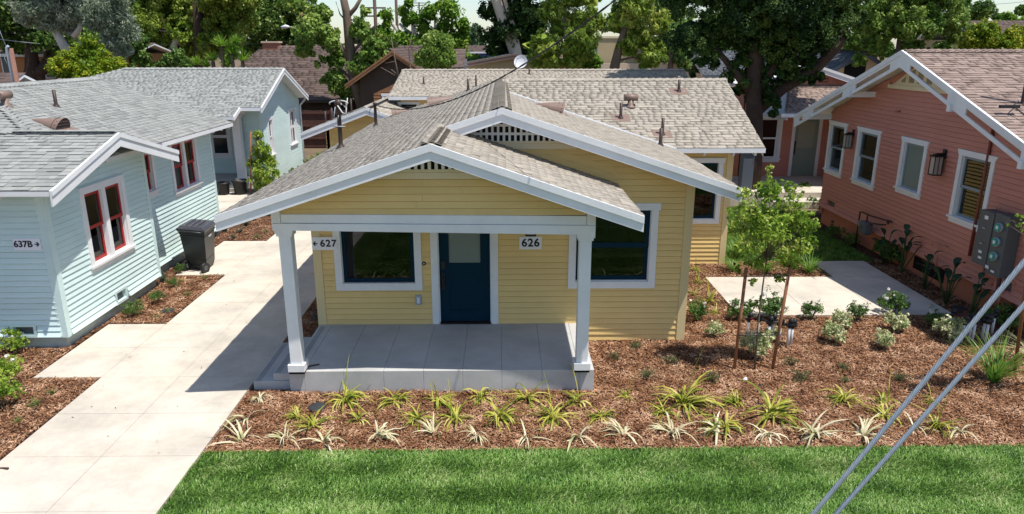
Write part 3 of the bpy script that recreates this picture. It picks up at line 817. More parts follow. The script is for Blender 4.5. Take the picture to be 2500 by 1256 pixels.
q.tube([(-3.37, 14.93, 3.95), (-3.28, 14.93, 3.80), (-3.20, 14.93, 3.78), (-3.19, 14.93, 3.90), (-3.30, 14.93, 3.99)], .013, 6)
q.tube([(-3.20, 14.93, 3.85), (-3.16, 14.95, 4.10)], .010, 6); q.build('wire_loop', M['pvc'], ms)
q = MB(); q.tube([(-3.42, 14.93, 3.92), (-3.46, 14.93, 3.70), (-3.40, 14.93, 3.62), (-3.36, 14.93, 3.75)], .008, 6); q.tube([(-3.5, 14.95, 3.52), (-3.24, 14.95, 3.52)], .012, 6); q.build('wire_loop', M['steel'], ms)
mast2 = MB().lathe((-3.39, 19.44, 3.02), [(.12, .0), (.05, .08), (.04, .12), (.04, .60), (.06, .61), (.05, .66), (0, .67)], 10).build('short_mast', M['pipebrown'], H)
q = MB(); q.tube([(-3.39, 19.4, 3.60), (-3.52, 19.4, 3.50), (-3.55, 19.4, 3.36), (-3.46, 19.4, 3.28), (-3.38, 19.4, 3.34)], .007, 5); q.tube([(-3.39, 19.4, 3.60), (-3.3, 19.4, 3.48), (-3.27, 19.4, 3.40)], .007, 5); q.build('wire_loop', M['cable'], mast2)
half_vent(H, (-1.65, 20.3, lz(-1.65)), (-1, 0, -.329), (0, 1, 0), .75, .27); half_vent(H, (-3.0, 22.0, lz(-3.0)), (-1, 0, -.329), (0, 1, 0), .6, .22)
half_vent(H, (.95, 15.2, 4.17 - .333 * .95), (1, 0, -.333), (0, 1, 0), .62, .25)
vent_pipe(H, 3.45, 15.55, 4.17 - .333 * 3.45, .44, .04)
def wz(y): return 2.89 + .41 * (y - 16.2)
for (x, y, h) in ((2.88, 17.52, .42), (3.75, 16.77, .44), (4.58, 18.86, .36), (-1.0, 21.7, .4)):
    vent_pipe(H, x, y, (wz(y) if x > 0 else lz(x)), h, .036)
    if x > 0:
        q = MB(); q.hexa([(x - .22, y - .17, wz(y - .17) + .014), (x + .22, y - .17, wz(y - .17) + .014), (x + .22, y + .17, wz(y + .17) + .014), (x - .22, y + .17, wz(y + .17) + .014), (x - .22, y - .17, wz(y - .17) + .022), (x + .22, y - .17, wz(y - .17) + .022), (x + .22, y + .17, wz(y + .17) + .022), (x - .22, y + .17, wz(y + .17) + .022)]); q.build('pipe_flashing', M['ventbrown'], H)
tee_vent(H, (3.21, 18.1, wz(18.1)), (1, 0, 0))
sign('white number sign reading 627 with a left arrow, left of the porch window', F, -.03, 1.74, .40, 1.965, '627', .045, (.03, -1), .17, .25, 1.15)
sign('small white house number sign reading 626, right of the navy door', F, 3.54, 1.73, 3.93, 1.955, '626', .02, None, .195, None, 1.1)

# ------------------------------------------------------------------ wall lantern prototype (hangs on a wall facing -x)
def lantern(label, P, N_, s=1.0, group='black wall lanterns'):
    t = thing('wall_lantern', label, 'wall lamp', P, group)
    a = math.atan2(N_[1], N_[0]); R3 = Matrix.Rotation(a, 4, 'Z')
    def bx(mb, x0, y0, z0, x1, y1, z1, m=0):
        mb.hexa([Vector(P) + R3 @ (Vector(p) * s) for p in ((x0, y0, z0), (x1, y0, z0), (x1, y1, z0), (x0, y1, z0), (x0, y0, z1), (x1, y0, z1), (x1, y1, z1), (x0, y1, z1))], m)
    q = MB(); bx(q, 0, -.05, -.02, .03, .05, .16); bx(q, .03, -.02, .06, .17, .02, .09); q.build('wall_plate', M['darkmetal'], t)
    q = MB(); bx(q, .05, -.10, .02, .25, .10, .045); bx(q, .09, -.05, .0455, .21, .05, .07); bx(q, .06, -.09, -.34, .24, .09, -.32)
    for x in (.065, .225):
        for y in (-.085, .075): bx(q, x, y, -.32, x + .012, y + .012, .02)
    bx(q, .144, -.086, -.32, .156, -.082, .02); bx(q, .144, .082, -.32, .156, .086, .02)
    q.build('lamp_frame', M['darkmetal'], t)
    q = MB(); bx(q, .078, -.072, -.318, .222, .072, .018); q.build('lamp_glass', M['lampglass'], t)
    return t
lantern('dark wall lantern above the 626 sign, under the porch roof', (.42 + .06, 11.91, 2.36), (0, -1))

# ================================================================== BLUE BUNGALOW
HB = thing('blue_bungalow', 'pale blue clapboard bungalow with red window sashes and grey shingle roof, front left', 'house', (-8, 13, 0))
B_ = M['blue']
F1 = Frame((-7.63, 11.69, 0), (0, 1, 0))
DW = (1.13, 1.20, 2.44, 2.53)
FV = (1.66, .26, 2.0, .44)
wall(HB, F1, [(0, 2.96), (1.76, 3.47), (3.51, 2.96)], .25, [DW, FV], [out(DW), (1.58, .2, 2.08, .5), (0, 0, .07, 9), (3.44, 0, 3.51, 9)], B_, .102, flare=.05)
window(HB, F1, *DW, M['red'], cas=.12, kind='hung', mull=[(1.71, 1.84)], sw=.055, ear=.0, head=.13, sill=True, label='white cased pair of red sashes on the sunlit gable wall')
def fvent(house, FF, u0, z0, u1, z1, m):
    q = MB(); c = .05
    FF.box(q, u0 - c, z0 - c, 0, u0, z1 + c, .04); FF.box(q, u1, z0 - c, 0, u1 + c, z1 + c, .04); FF.box(q, u0, z1, 0, u1, z1 + c, .04); FF.box(q, u0, z0 - c, 0, u1, z0, .04)
    V = q.build('foundation_vent', m, house)
    q = MB(); FF.box(q, u0, z0, -.05, u1, z1, -.04); q.build('vent_mesh', M['boxgrey'], V)
fvent(HB, F1, *FV, B_)
F0 = Frame((-15, 11.69, 0), (1, 0, 0)); FV2 = (6.48, .28, 6.83, .43)
wall(HB, F0, [(0, 2.96), (7.37, 2.96)], .25, [FV2, (2.5, 1.2, 3.6, 2.5)], [(6.4, .2, 6.9, .5), (2.4, 1.1, 3.7, 2.6), (7.3, 0, 7.37, 9)], B_, .102, flare=.05)
window(HB, F0, 2.5, 1.2, 3.6, 2.5, M['red'])
fvent(HB, F0, *FV2, B_)
q = MB(); q.box(-15, 11.74, -.1, -7.68, 11.9, .25); q.box(-7.8, 11.9, -.1, -7.68, 15.1, .25); q.box(-8.12, 15.1, -.1, -8.0, 19.6, .25); q.build('foundation', mat('blue washed foundation', (.50, .58, .56), .9, .15, 3, .3, 40, dirt=.25), HB)
q = MB(); q.box(-7.74, 11.666, .22, -7.63, 11.689, 2.96); q.box(-7.629, 11.666, .22, -7.595, 11.80, 2.96); q.build('corner_board', B_, HB, .002)
q = MB(); q.box(-7.629, 15.10, .2, -7.60, 15.225, 2.96); q.build('corner_board', B_, HB, .002)
F2 = Frame((-7.95, 15.2, 0), (0, 1, 0)); W1 = (.32, 1.98, .95, 2.82); W2 = (2.0, 1.72, 3.32, 2.84)
wall(HB, F2, [(0, 3.14), (4.4, 3.14)], .25, [W1, W2], [out(W1), out(W2), (4.33, 0, 4.4, 9)], B_, .102, flare=.05)
window(HB, F2, *W1, M['red'], cas=.11, sw=.055, ear=.0); window(HB, F2, *W2, M['red'], cas=.11, sw=.055, ear=.0, mull=[(2.60, 2.72)])
FV3 = (3.75, .42, 4.0, .56)
fvent(HB, F2, *FV3, B_)
q = MB(); q.box(-7.949, 19.5, .2, -7.92, 19.62, 3.12); q.box(-8.05, 19.6, .2, -7.95, 19.622, 3.12); q.build('corner_board', B_, HB, .002)
wall(HB, Frame((-7.95, 19.6, 0), (-1, 0, 0)), [(0, 3.14), (3.0, 4.15), (6, 3.14)], .25, [], [], B_)
wall(HB, Frame((-14, 14.6, 0), (1, 0, 0)), [(0, 3.1), (3.1, 4.15), (6.0, 3.14)], .25, [], [], B_, planks=False)
RB = Roof(HB, 'grey_shingle_', M['white'])
RB.slope((-16, 11.2, 2.92), (-7.15, 11.2, 2.92), (-7.15, 13.45, 3.57), (-16, 13.45, 3.57), expo=.135)
RB.slab((-7.15, 15.75, 2.92), (-9.0, 15.75, 2.92), (-9.0, 13.45, 3.57), (-7.15, 13.45, 3.57))
RB.slope((-7.15, 15.75, 2.92), (-9.0, 15.75, 2.92), (-9.0, 13.45, 3.57), (-7.15, 13.45, 3.57), slab=False)
def ur_b(v, a, b):
    return .05 + max(0, (v - 1.45) * .93), b
RB.slope((-7.45, 13.45, 3.10), (-7.45, 20.0, 3.10), (-10.9, 20.0, 4.28), (-10.9, 13.45, 4.28), urange=ur_b, slab=False)
RB.slab((-7.45, 13.5, 3.10), (-7.45, 20.0, 3.10), (-8.849, 20.0, 3.58), (-8.849, 13.5, 3.58)); RB.slab((-8.85, 13.5, 3.579), (-8.85, 20.0, 3.579), (-10.9, 20.0, 4.28), (-10.9, 15.5, 4.28))
RB.slab((-14.3, 20.0, 3.10), (-14.3, 13.5, 3.10), (-10.9, 15.5, 4.28), (-10.9, 20.0, 4.28))
RB.slab((-13.05, 13.46, 3.56), (-8.82, 13.46, 3.56), (-10.88, 15.5, 4.28), (-10.92, 15.5, 4.28), .03); RB.slope((-13.05, 13.46, 3.56), (-8.82, 13.46, 3.56), (-10.88, 15.5, 4.28), (-10.92, 15.5, 4.28), slab=False)
RB.cap((-16, 13.45, 3.58), (-7.17, 13.45, 3.58), (0, -1, -.29), (0, 1, -.29), .13, .15)
RB.cap((-10.9, 19.95, 4.28), (-10.9, 15.5, 4.28), (1, 0, -.34), (-1, 0, -.34), .15, .15)
RB.finish()
gable_rakes(HB, -7.15, 'x', [(11.17, 2.905), (13.45, 3.562)], sgn=1, h1=.07, h2=.17); gable_rakes(HB, -7.15, 'x', [(13.45, 3.562), (15.78, 2.905)], sgn=1, h1=.07, h2=.17)
MB().box(-16, 11.175, 2.83, -7.16, 11.198, 2.905).build('fascia_board', M['white'], HB)
MB().box(-7.448, 15.75, 3.0, -7.425, 20.0, 3.085).build('fascia_board', M['white'], HB)
for x in (-8.02, -8.75, -9.5, -10.2, -10.9):
    q = MB(); q.prism([(x - .03, 11.67, 2.94), (x - .03, 11.24, 2.83), (x - .03, 11.24, 2.77), (x - .03, 11.67, 2.84)], (.06, 0, 0)); q.build('rafter_tail', M['white'], HB)
for k in range(8):
    y = 15.95 + k * .56
    q = MB(); q.prism([(-7.94, y, 3.18), (-7.48, y, 3.02), (-7.48, y, 2.95), (-7.94, y, 3.07)], (0, .05, 0)); q.build('rafter_tail', M['white'], HB)
def bz(x): return 3.10 + .342 * (-7.45 - x)
vent_pipe(HB, -9.63, 15.83, bz(-9.63), .42, .036)
half_vent(HB, (-8.98, 14.35, bz(-8.98)), (1, 0, -.342), (0, 1, 0), .62, .25)
tee_vent(HB, (-9.95, 14.7, bz(-9.95)), (0, 1, 0)); half_vent(HB, (-11.3, 19.5, 4.16), (-1, 0, -.342), (0, 1, 0), .6, .26)
vent_pipe(HB, -9.75, 13.75, bz(-9.75), .05, .05)
sign('white house number sign reading 637B with a right arrow, on the shaded blue front wall', F0, 6.78, 1.815, 7.235, 2.02, '637B', .02, (7.175, 1), .152, 6.945, 1.0)
# hose bib with yellow strap on the corner
t = thing('hose_tap', 'small wall tap with a yellow strap on the blue wall beside the corner board', 'tap', (-7.58, 15.3, 1.5))
q = MB(); q.tube([(-7.95, 15.32, 1.55), (-7.80, 15.32, 1.55), (-7.78, 15.32, 1.35)], .014, 6); q.tube([(-7.80, 15.32, 1.52), (-7.80, 15.32, 1.62)], .02, 8); q.build('tap', M['steel'], t)
q = MB(); q.tube([(-7.80, 15.28, 1.92), (-7.79, 15.3, 1.78), (-7.81, 15.32, 1.62)], .016, 5); q.build('strap', mat('yellow strap', (.5, .3, .04), .6), t)

# ================================================================== BLUE COTTAGE BEHIND
HC = thing('blue_cottage', 'pale blue cottage with a tall plain gable wall and white windows, behind the blue bungalow', 'house', (-9.5, 28, 0))
F3 = Frame((-8.9, 26.9, 0), (0, 1, 0))
W3 = (.62, 1.12, 1.02, 2.42); W4 = (3.42, 1.15, 4.22, 2.52)
wall(HC, F3, [(0, 3.36), (1.9, 4.16), (5.1, 2.92)], .06, [W3, W4], [out(W3), out(W4)], B_, .12, planks=True, proud=.007)
corner_board(HC, -8.9, 26.9, .06, 3.3, B_, .10, 1)
window(HC, F3, *W3, M['white'], cas=.11, sw=.05); window(HC, F3, *W4, M['white'], cas=.11, sw=.05, kind='cross')
F4 = Frame((-9.6, 26.9, 0), (1, 0, 0)); wall(HC, F4, [(0, 3.36), (.7, 3.36)], .1, [], [(.62, 0, .7, 9)], B_, .115)
wall(HC, Frame((-9.6, 28.3, 0), (0, -1, 0)), [(0, 3.36), (1.4, 3.36)], .1, [], [], B_, .115)
F5 = Frame((-14, 28.3, 0), (1, 0, 0)); W5 = (1.95, 1.0, 3.25, 2.45)
wall(HC, F5, [(0, 3.6), (4.4, 3.6)], .1, [W5], [out(W5)], B_, .115); window(HC, F5, *W5, M['white'], cas=.12, sw=.05, kind='cross', sill=False)
wall(HC, Frame((-8.9, 32, 0), (-1, 0, 0)), [(0, 2.92), (6, 2.92)], .06, [], [], B_, planks=False)
MB().box(-14, 26.2, 0, -9.3, 28.3, .28).build('porch_slab', M['porch'], HC)
po = MB().box(-9.86, 26.42, .42, -9.58, 26.7, 2.75).build('porch_post', M['white'], HC, .01); MB().box(-9.92, 26.36, .28, -9.52, 26.76, .42).build('post_base', M['white'], po); MB().box(-9.9, 26.38, 2.62, -9.54, 26.74, 2.75).build('post_cap', M['white'], po)
MB().box(-13.5, 26.45, 2.752, -9.4, 26.68, 2.93).build('porch_beam', M['white'], HC)
RC = Roof(HC, 'grey_shingle_', M['white'], limit=200)
RC.slope((-18.5, 25.7, 3.06), (-8.5, 25.7, 3.06), (-8.5, 28.8, 4.29), (-14.6, 28.8, 4.29))
RC.slope((-14, 25.0, 2.79), (-9.25, 25.0, 2.79), (-9.25, 25.7, 3.06), (-14, 25.7, 3.06))
RC.slab((-8.5, 31.95, 3.06), (-18.5, 31.95, 3.06), (-14.6, 28.8, 4.29), (-8.5, 28.8, 4.29))
RC.cap((-14.6, 28.8, 4.29), (-8.52, 28.8, 4.29), (0, -1, -.4), (0, 1, -.4), .15, .2)
RC.finish()
gable_rakes(HC, -8.5, 'x', [(25.66, 3.045), (28.8, 4.285)], sgn=1, h1=.06, h2=.13); gable_rakes(HC, -8.5, 'x', [(28.8, 4.285), (32.0, 3.045)], sgn=1, h1=.06, h2=.13)
MB().box(-14, 24.975, 2.69, -9.23, 24.998, 2.785).build('fascia_board', M['white'], HC); MB().box(-9.22, 25.675, 2.93, -8.5, 25.698, 3.05).build('fascia_board', M['white'], HC)
q = MB(); q.hexa([(-9.25, 24.98, 2.66), (-9.25, 25.7, 2.94), (-9.21, 25.7, 2.94), (-9.21, 24.98, 2.66), (-9.25, 24.98, 2.80), (-9.25, 25.7, 3.07), (-9.21, 25.7, 3.07), (-9.21, 24.98, 2.80)]); q.build('rake_board', M['white'], HC)
q = MB(); q.tube([(-8.6, 31.9, 3.0), (-8.62, 31.95, 2.9), (-8.85, 31.95, 2.65), (-8.85, 31.95, .2)], .04, 8); q.build('downspout', M['white'], HC)

# ================================================================== PINK BUNGALOW
HP = thing('pink_bungalow', 'salmon pink clapboard bungalow with white trimmed narrow windows and brown roof, front right', 'house', (11, 16.5, 0))
K_ = M['pink']
FP = Frame((9.6, 20.95, 0), (0, -1, 0))     # u = 20.95 - Y
def pu(y): return 20.95 - y
PW = [(pu(20.80), 1.66, pu(19.96), 2.94), (pu(19.07), 1.66, pu(18.13), 2.94), (pu(16.87), 1.86, pu(16.05), 2.94), (pu(14.66), 1.66, pu(13.76), 2.94)]
PV = [(pu(20.45), .66, pu(19.97), .80), (pu(13.0), .66, pu(12.55), .84)]
wall(HP, FP, [(0, 3.33), (pu(16.5), 4.89), (9.35, 3.24)], .54, PW + PV, [out(o) for o in PW] + [out(o, .05) for o in PV] + [(3.0, 4.18, 5.9, 9)], K_, .105, flare=.09)
for i, o in enumerate(PW):
    window(HP, FP, *o, M['steelblue'], cas=.115, sw=.05, head=.12, ear='taper', frost='frost' if i == 2 else None, kind='fixed' if i == 2 else 'hung')
for o in PV: fvent(HP, FP, *o, K_)
q = MB(); q.box(9.66, 11.6, -.1, 9.8, 20.93, .53); q.build('foundation', M['pinkbase'], HP)
q = MB(); q.box(9.70, 14.7, .12, 9.655, 15.9, .42); q.build('crawl_opening', M['black'], HP)
wall(HP, Frame((9.73, 11.6, 0), (1, 0, 0)), [(0, 3.2), (6.8, 3.2)], .54, [(2.4, 1.6, 3.4, 2.9)], [(2.3, 1.5, 3.5, 3.0)], K_, .105); window(HP, Frame((9.73, 11.6, 0), (1, 0, 0)), 2.4, 1.6, 3.4, 2.9, M['steelblue'])
corner_board(HP, 9.6, 11.6, .5, 3.2, K_, .14, -1)
MB().box(9.81, 11.68, -.1, 16.5, 11.8, .53).build('foundation', M['pinkbase'], HP)
wall(HP, Frame((16.6, 20.95, 0), (-1, 0, 0)), [(0, 3.3), (7, 3.3)], .3, [], [], K_, planks=False)
# cream gable vent panel
V = MB(); V.prism([FP.p(3.05, 4.18, .03), FP.p(5.85, 4.18, .03), FP.p(5.6, 4.28, .03), FP.p(4.45, 4.86, .03), FP.p(3.3, 4.28, .03)], FP.N * .02)
V = V.build('gable_vent', M['cream'], HP)
q = MB(); FP.box(q, 3.0, 4.13, .03, 5.9, 4.215, .07); q.build('vent_sill', M['cream'], V)
for c in range(6):
    for k in range(5):
        u = 3.52 + c * .36 + k * .045
        tz = min(4.62, 4.86 - abs(u - 4.45) * .52 - .05)
        if tz > 4.34: q = MB(); FP.box(q, u, 4.29, .0505, u + .02, tz, .053); q.build('vent_slot', M['black'], V)
RP = Roof(HP, 'mauve_shingle_', M['white'])
RP.slope((9.0, 11.0, 3.08), (18.5, 11.0, 3.08), (18.5, 16.5, 5.0), (9.0, 16.5, 5.0))
RP.slope((18.5, 22.0, 3.08), (9.0, 22.0, 3.08), (9.0, 16.5, 5.0), (18.5, 16.5, 5.0), slab=True)
RP.cap((18.5, 16.5, 5.01), (9.03, 16.5, 5.01), (0, -1, -.35), (0, 1, -.35), .15, .15)
RP.finish()
# open barge boards: outer strip, lower strip, blocks between
def zr(y): return 5.0 - .349 * abs(y - 16.5)
def barge(y0, y1, t0, t1, x0, x1, name='barge_board'):
    MB().hexa([(x0, y0, zr(y0) + t1), (x1, y0, zr(y0) + t1), (x1, y1, zr(y1) + t1), (x0, y1, zr(y1) + t1), (x0, y0, zr(y0) + t0), (x1, y0, zr(y0) + t0), (x1, y1, zr(y1) + t0), (x0, y1, zr(y1) + t0)]).build(name, M['white'], HP)
for (a, b) in ((16.5, 10.95), (16.5, 22.05)):
    barge(a, b, .03, -.075, 8.945, 8.998); barge(a, b, -.0755, -.13, 8.965, 8.998); barge(a, b, -.255, -.34, 8.965, 8.998)
    s = 1 if b > a else -1
    for d0, d1 in ((0, .42), (1.95, 2.6), (4.3, 4.95), (5.2, 5.55)): barge(a + s * d0, a + s * d1, -.1305, -.2545, 8.966, 8.997, 'spacer_block')
for (y, z) in ((18.63, 3.93), (20.92, 3.15), (14.37, 3.93), (12.1, 3.15)):
    MB().box(8.90, y - .05, z - .07, 9.60, y + .05, z + .07).build('support_beam', M['white'], HP, .004)
q = MB(); q.tube([(9.55, 13.87, 1.0), (9.55, 13.87, 3.85)], .03, 8); q.build('conduit', mat('rust painted pipe', (.22, .06, .04), .5), HP)
mp = MB().lathe((9.95, 13.75, 3.98), [(.12, 0), (.06, .08), (.045, .12), (.045, 1.9)], 10).build('service_mast', M['pipebrown'], HP)
q = MB(); q.tube([(9.75, 13.6, 4.12), (9.45, 13.3, 4.06), (9.5, 12.9, 3.85), (9.7, 12.6, 3.72)], .012, 5); q.box(9.2, 13.25, 4.02, 9.55, 13.33, 4.07); q.build('service_cable', M['cable'], mp)
lantern('dark wall lantern between the two leftmost windows of the salmon wall', (9.585, 19.45, 2.78), (-1, 0), 1.0)
lantern('dark wall lantern between the third and fourth windows of the salmon wall', (9.585, 15.28, 2.80), (-1, 0), 1.12)
q = MB(); q.tube([(9.58, 17.3, 3.62), (9.40, 17.3, 3.60)], .018, 6); q.build('stub_pipe', K_, HP)
# meter cabinet
t = thing('meter_cabinet', 'grey electric meter cabinet with round teal meters on the salmon wall', 'meter box', (9.45, 13.1, 1.1))
MB().box(9.30, 13.02, 1.02, 9.575, 13.42, 2.08).build('cabinet', M['boxgrey'], t, .006)
MB().box(9.32, 12.62, .92, 9.575, 13.015, 2.10).build('meter_panel', M['boxgrey'], t, .006)
for z in (1.30, 1.58, 1.86):
    c0 = Vector((9.31, 12.81, z)); mm = MB().tube([c0 + Vector((.01, 0, 0)), c0 - Vector((.05, 0, 0))], .088, 20).build('meter', M['steel'], t)
    MB().tube([c0 - Vector((.0505, 0, 0)), c0 - Vector((.068, 0, 0))], .076, 20).build('meter_face', M['teal'], mm)
    MB().box(9.238, 12.78, z - .03, 9.2415, 12.84, z + .03).build('dial', M['signwhite'], mm)
for (y, z, h) in ((13.22, 1.92, .07), (13.22, 1.25, .05), (13.2, 1.14, .045), (12.95, 1.02, .06), (12.78, .99, .04)):
    MB().box(9.2975, y - .05, z, 9.2995, y + .05, z + h).build('label', M['signwhite'], t)
for z in (1.74, 1.44): MB().box(9.27, 13.17, z, 9.2995, 13.25, z + .02).build('handle', M['steel'], t)
q = MB()
for y in (12.72, 12.9, 13.3): q.tube([(9.5, y, 0), (9.5, y, .95)], .025, 8)
q.build('conduit', K_, t)
# gas meter
t = thing('gas_meter', 'grey gas meter with dark pipework against the salmon wall', 'gas meter', (9.3, 17.6, 0))
q = MB(); q.tube([(9.32, 18.02, .0), (9.32, 18.02, .98), (9.32, 17.9, 1.0), (9.32, 17.45, 1.0), (9.5, 17.0, .98), (9.6, 16.9, .97)], .022, 8); q.tube([(9.32, 17.62, 1.0), (9.32, 17.62, .82)], .02, 8); q.tube([(9.30, 17.45, .78), (9.34, 17.3, .84), (9.5, 17.2, .83), (9.6, 17.2, .83)], .018, 8)
q.tube([(9.5, 17.02, .98), (9.45, 16.85, .95)], .03, 8); q.build('pipework', M['pipebrown'], t)
MB().box(9.18, 17.42, .50, 9.40, 17.76, .82).build('meter_body', M['boxgrey'], t, .04); MB().box(9.20, 17.70, .66, 9.33, 17.80, .80).build('dial', M['steel'], t)
MB().tube([(9.19, 17.6, .70), (9.16, 17.6, .70)], .05, 12).build('regulator', M['boxgrey'], t)
t = thing('hose_tap', 'thin standpipe tap painted salmon, standing off the pink wall between broad leaved plants', 'tap', (9.45, 14.75, .5))
q = MB(); q.tube([(9.45, 14.72, .38), (9.45, 14.75, .99), (9.6, 14.6, .99)], .012, 6); q.tube([(9.45, 14.75, .99), (9.45, 14.98, .97), (9.45, 15.0, .92)], .018, 6); q.build('tap', K_, t)

# ================================================================== PINK COTTAGE BEHIND
HQ = thing('pink_cottage', 'salmon pink cottage with a sage green door and small porch, behind the pink bungalow', 'house', (11, 27, 0))
FQ = Frame((9.0, 26.8, 0), (1, 0, 0)); QW = (.55, 1.05, 1.35, 2.55); QD = (1.98, .38, 2.86, 2.5)
wall(HQ, FQ, [(0, 3.7), (2.5, 4.3), (5, 3.4)], .2, [QW, QD], [out(QW), out(QD), (2.6, 3.75, 3.0, 4.1)], K_, .12)
window(HQ, FQ, *QW, M['white'], cas=.13, sw=.05, kind='hung')
q = MB(); FQ.box(q, QD[0] - .12, .38, 0, QD[0], 2.62, .03); FQ.box(q, QD[2], .38, 0, QD[2] + .12, 2.62, .03); D = q.build('door', M['white'], HQ)
q = MB(); FQ.box(q, QD[0], .38, -.06, QD[2], 1.45, -.03); FQ.box(q, QD[0], 1.45, -.06, QD[0] + .13, 2.4, -.03); FQ.box(q, QD[2] - .13, 1.45, -.06, QD[2], 2.4, -.03); FQ.box(q, QD[0], 2.4, -.06, QD[2], 2.5, -.03); q.build('door_leaf', M['sage'], D)
q = MB(); FQ.box(q, QD[0] + .13, 1.45, -.055, QD[2] - .13, 2.4, -.045); q.build('door_pane', M['blind'], D)
q = MB(); FQ.box(q, QD[0] + .03, 1.2, -.03, QD[0] + .08, 1.7, .01); q.build('door_handle', M['darkmetal'], D)
for k in range(5): q = MB(); FQ.box(q, 2.62, 3.80 + k * .055, .0, 2.98, 3.825 + k * .055, .02); q.build('louvre', M['barkdark'] if k % 2 else K_, HQ)
wall(HQ, Frame((12.25, 24.2, 0), (0, 1, 0)), [(0, 3.0), (2.6, 3.0)], .2, [], [], K_, planks=False)
wall(HQ, Frame((12.2, 26.8, 0), (0, -1, 0)), [(0, 3.0), (2.6, 3.0)], .2, [], [], K_, .12)
wall(HQ, Frame((15, 31, 0), (-1, 0, 0)), [(0, 3.0), (6, 3.0)], .2, [], [], K_, planks=False); wall(HQ, Frame((9.0, 31, 0), (0, -1, 0)), [(0, 3.4), (4.2, 3.4)], .2, [], [], K_, planks=False)
MB().box(8.7, 23.6, -.02, 12.6, 26.78, .37).build('porch_slab', M['concrete'], HQ); MB().box(8.7, 22.9, -.02, 10.8, 23.59, .2).build('porch_step', M['concrete'], HQ)
po = MB().box(8.02, 23.55, .37, 8.40, 23.9, 1.85).build('porch_pier', M['slatetrim'], HQ, .02); po['label'] = 'grey square porch pier'
MB().box(7.96, 23.49, 1.851, 8.46, 23.96, 1.96).build('pier_cap', M['slatetrim'], po)
MB().box(7.6, 23.3, -.02, 8.69, 26.7, .36).build('porch_slab', M['concrete'], HQ)
RQ = Roof(HQ, 'mauve_shingle_', M['white'], limit=60)
RQ.slope((9.6, 24.3, 2.95), (12.6, 24.3, 2.95), (12.6, 26.78, 3.75), (10.6, 26.78, 3.75), expo=.15)
RQ.slab((9.0, 26.5, 3.75), (9.0, 31, 3.75), (11.5, 31, 4.42), (11.5, 26.5, 4.42)); RQ.slab((15.4, 31, 3.2), (15.4, 26.5, 3.2), (11.5, 26.5, 4.42), (11.5, 31, 4.42))
RQ.finish()
gable_rakes(HQ, 26.45, 'y', [(11.5, 4.42), (15.5, 3.15)], h1=.08, h2=.14); gable_rakes(HQ, 26.45, 'y', [(8.9, 3.75), (11.5, 4.42)], h1=.08, h2=.14)
MB().box(9.4, 24.24, 2.82, 12.6, 24.29, 2.94).build('fascia_board', M['white'], HQ)
q = MB(); q.hexa([(9.25, 25.5, 2.72), (9.6, 24.3, 2.72), (9.66, 24.3, 2.72), (9.4, 26.7, 2.8), (9.25, 25.5, 2.86), (9.6, 24.3, 2.95), (10.5, 26.6, 3.7), (9.9, 26.7, 3.4)]); q.build('porch_soffit', M['white'], HQ)

# ================================================================== YELLOW GARAGE AND BACK COTTAGE
HG = thing('yellow_garage', 'small yellow garage with a low gable, half hidden behind the main roof on the left', 'garage', (-4.3, 25, 0))
FG = Frame((-5.75, 23.6, 0), (1, 0, 0))
wall(HG, FG, [(0, 2.60), (1.45, 3.13), (3.4, 2.45)], .05, [], [(.42, 0, 1.9, 2.12), (0, 0, .1, 9)], Y_, .11)
q = MB(); FG.box(q, .42, .05, 0, 1.9, 2.12, .03); q.build('garage_door', M['white'], HG)
wall(HG, Frame((-5.75, 29, 0), (0, -1, 0)), [(0, 2.6), (5.4, 2.6)], .05, [], [], Y_, .11); wall(HG, Frame((-2.35, 23.6, 0), (0, 1, 0)), [(0, 2.4), (5.4, 2.4)], .05, [], [], Y_, planks=False)
RG = Roof(HG, 'beige_shingle_', M['white'], limit=120)
RG.slope((-6.42, 29.2, 2.46), (-6.42, 23.1, 2.46), (-4.3, 23.1, 3.25), (-4.3, 29.2, 3.25), expo=.15); RG.slope((-2.1, 23.1, 2.43), (-2.1, 29.2, 2.43), (-4.3, 29.2, 3.25), (-4.3, 23.1, 3.25), expo=.15)
RG.finish()
gable_rakes(HG, 23.1, 'y', [(-6.45, 2.45), (-4.3, 3.25)], h1=.08, h2=.15); gable_rakes(HG, 23.1, 'y', [(-4.3, 3.25), (-2.1, 2.43)], h1=.08, h2=.15)
half_vent(HG, (-3.4, 23.9, 2.92), (1, 0, -.37), (0, 1, 0), .6, .2)
for (px, py, h) in ((795, 293, .34), (811, 287, .36), (845, 272, .38), (858, 268, .42)):
    a = at(px, py, 24.2); vent_pipe(HG, a.x, 24.2, 2.46 + .373 * (a.x + 6.42), h + .1, .028)
MB().box(-6.44, 23.12, 2.36, -6.42, 29.2, 2.45).build('fascia_board', M['white'], HG)
HK = thing('yellow_back_cottage', 'long low yellow cottage with beige shingle roof running across behind the main roof', 'house', (1, 28, 0))
FK = Frame((-3.8, 26.5, 0), (1, 0, 0)); wall(HK, FK, [(0, 3.35), (10.5, 3.35)], .05, [(.12, 1.9, .7, 3.1)], [(0, 1.8, .8, 3.2)], Y_, .11)
window(HK, FK, .12, 1.9, .7, 3.1, M['navy'], cas=.09)
wall(HK, Frame((-3.8, 30.8, 0), (0, -1, 0)), [(0, 3.35), (2.15, 4.1), (4.3, 3.35)], .05, [], [], M['orangewood'], .14); wall(HK, Frame((6.7, 26.5, 0), (0, 1, 0)), [(0, 3.35), (2.15, 4.1), (4.3, 3.35)], .05, [], [], Y_, planks=False)
RK = Roof(HK, 'beige_shingle_', M['white'], limit=220)
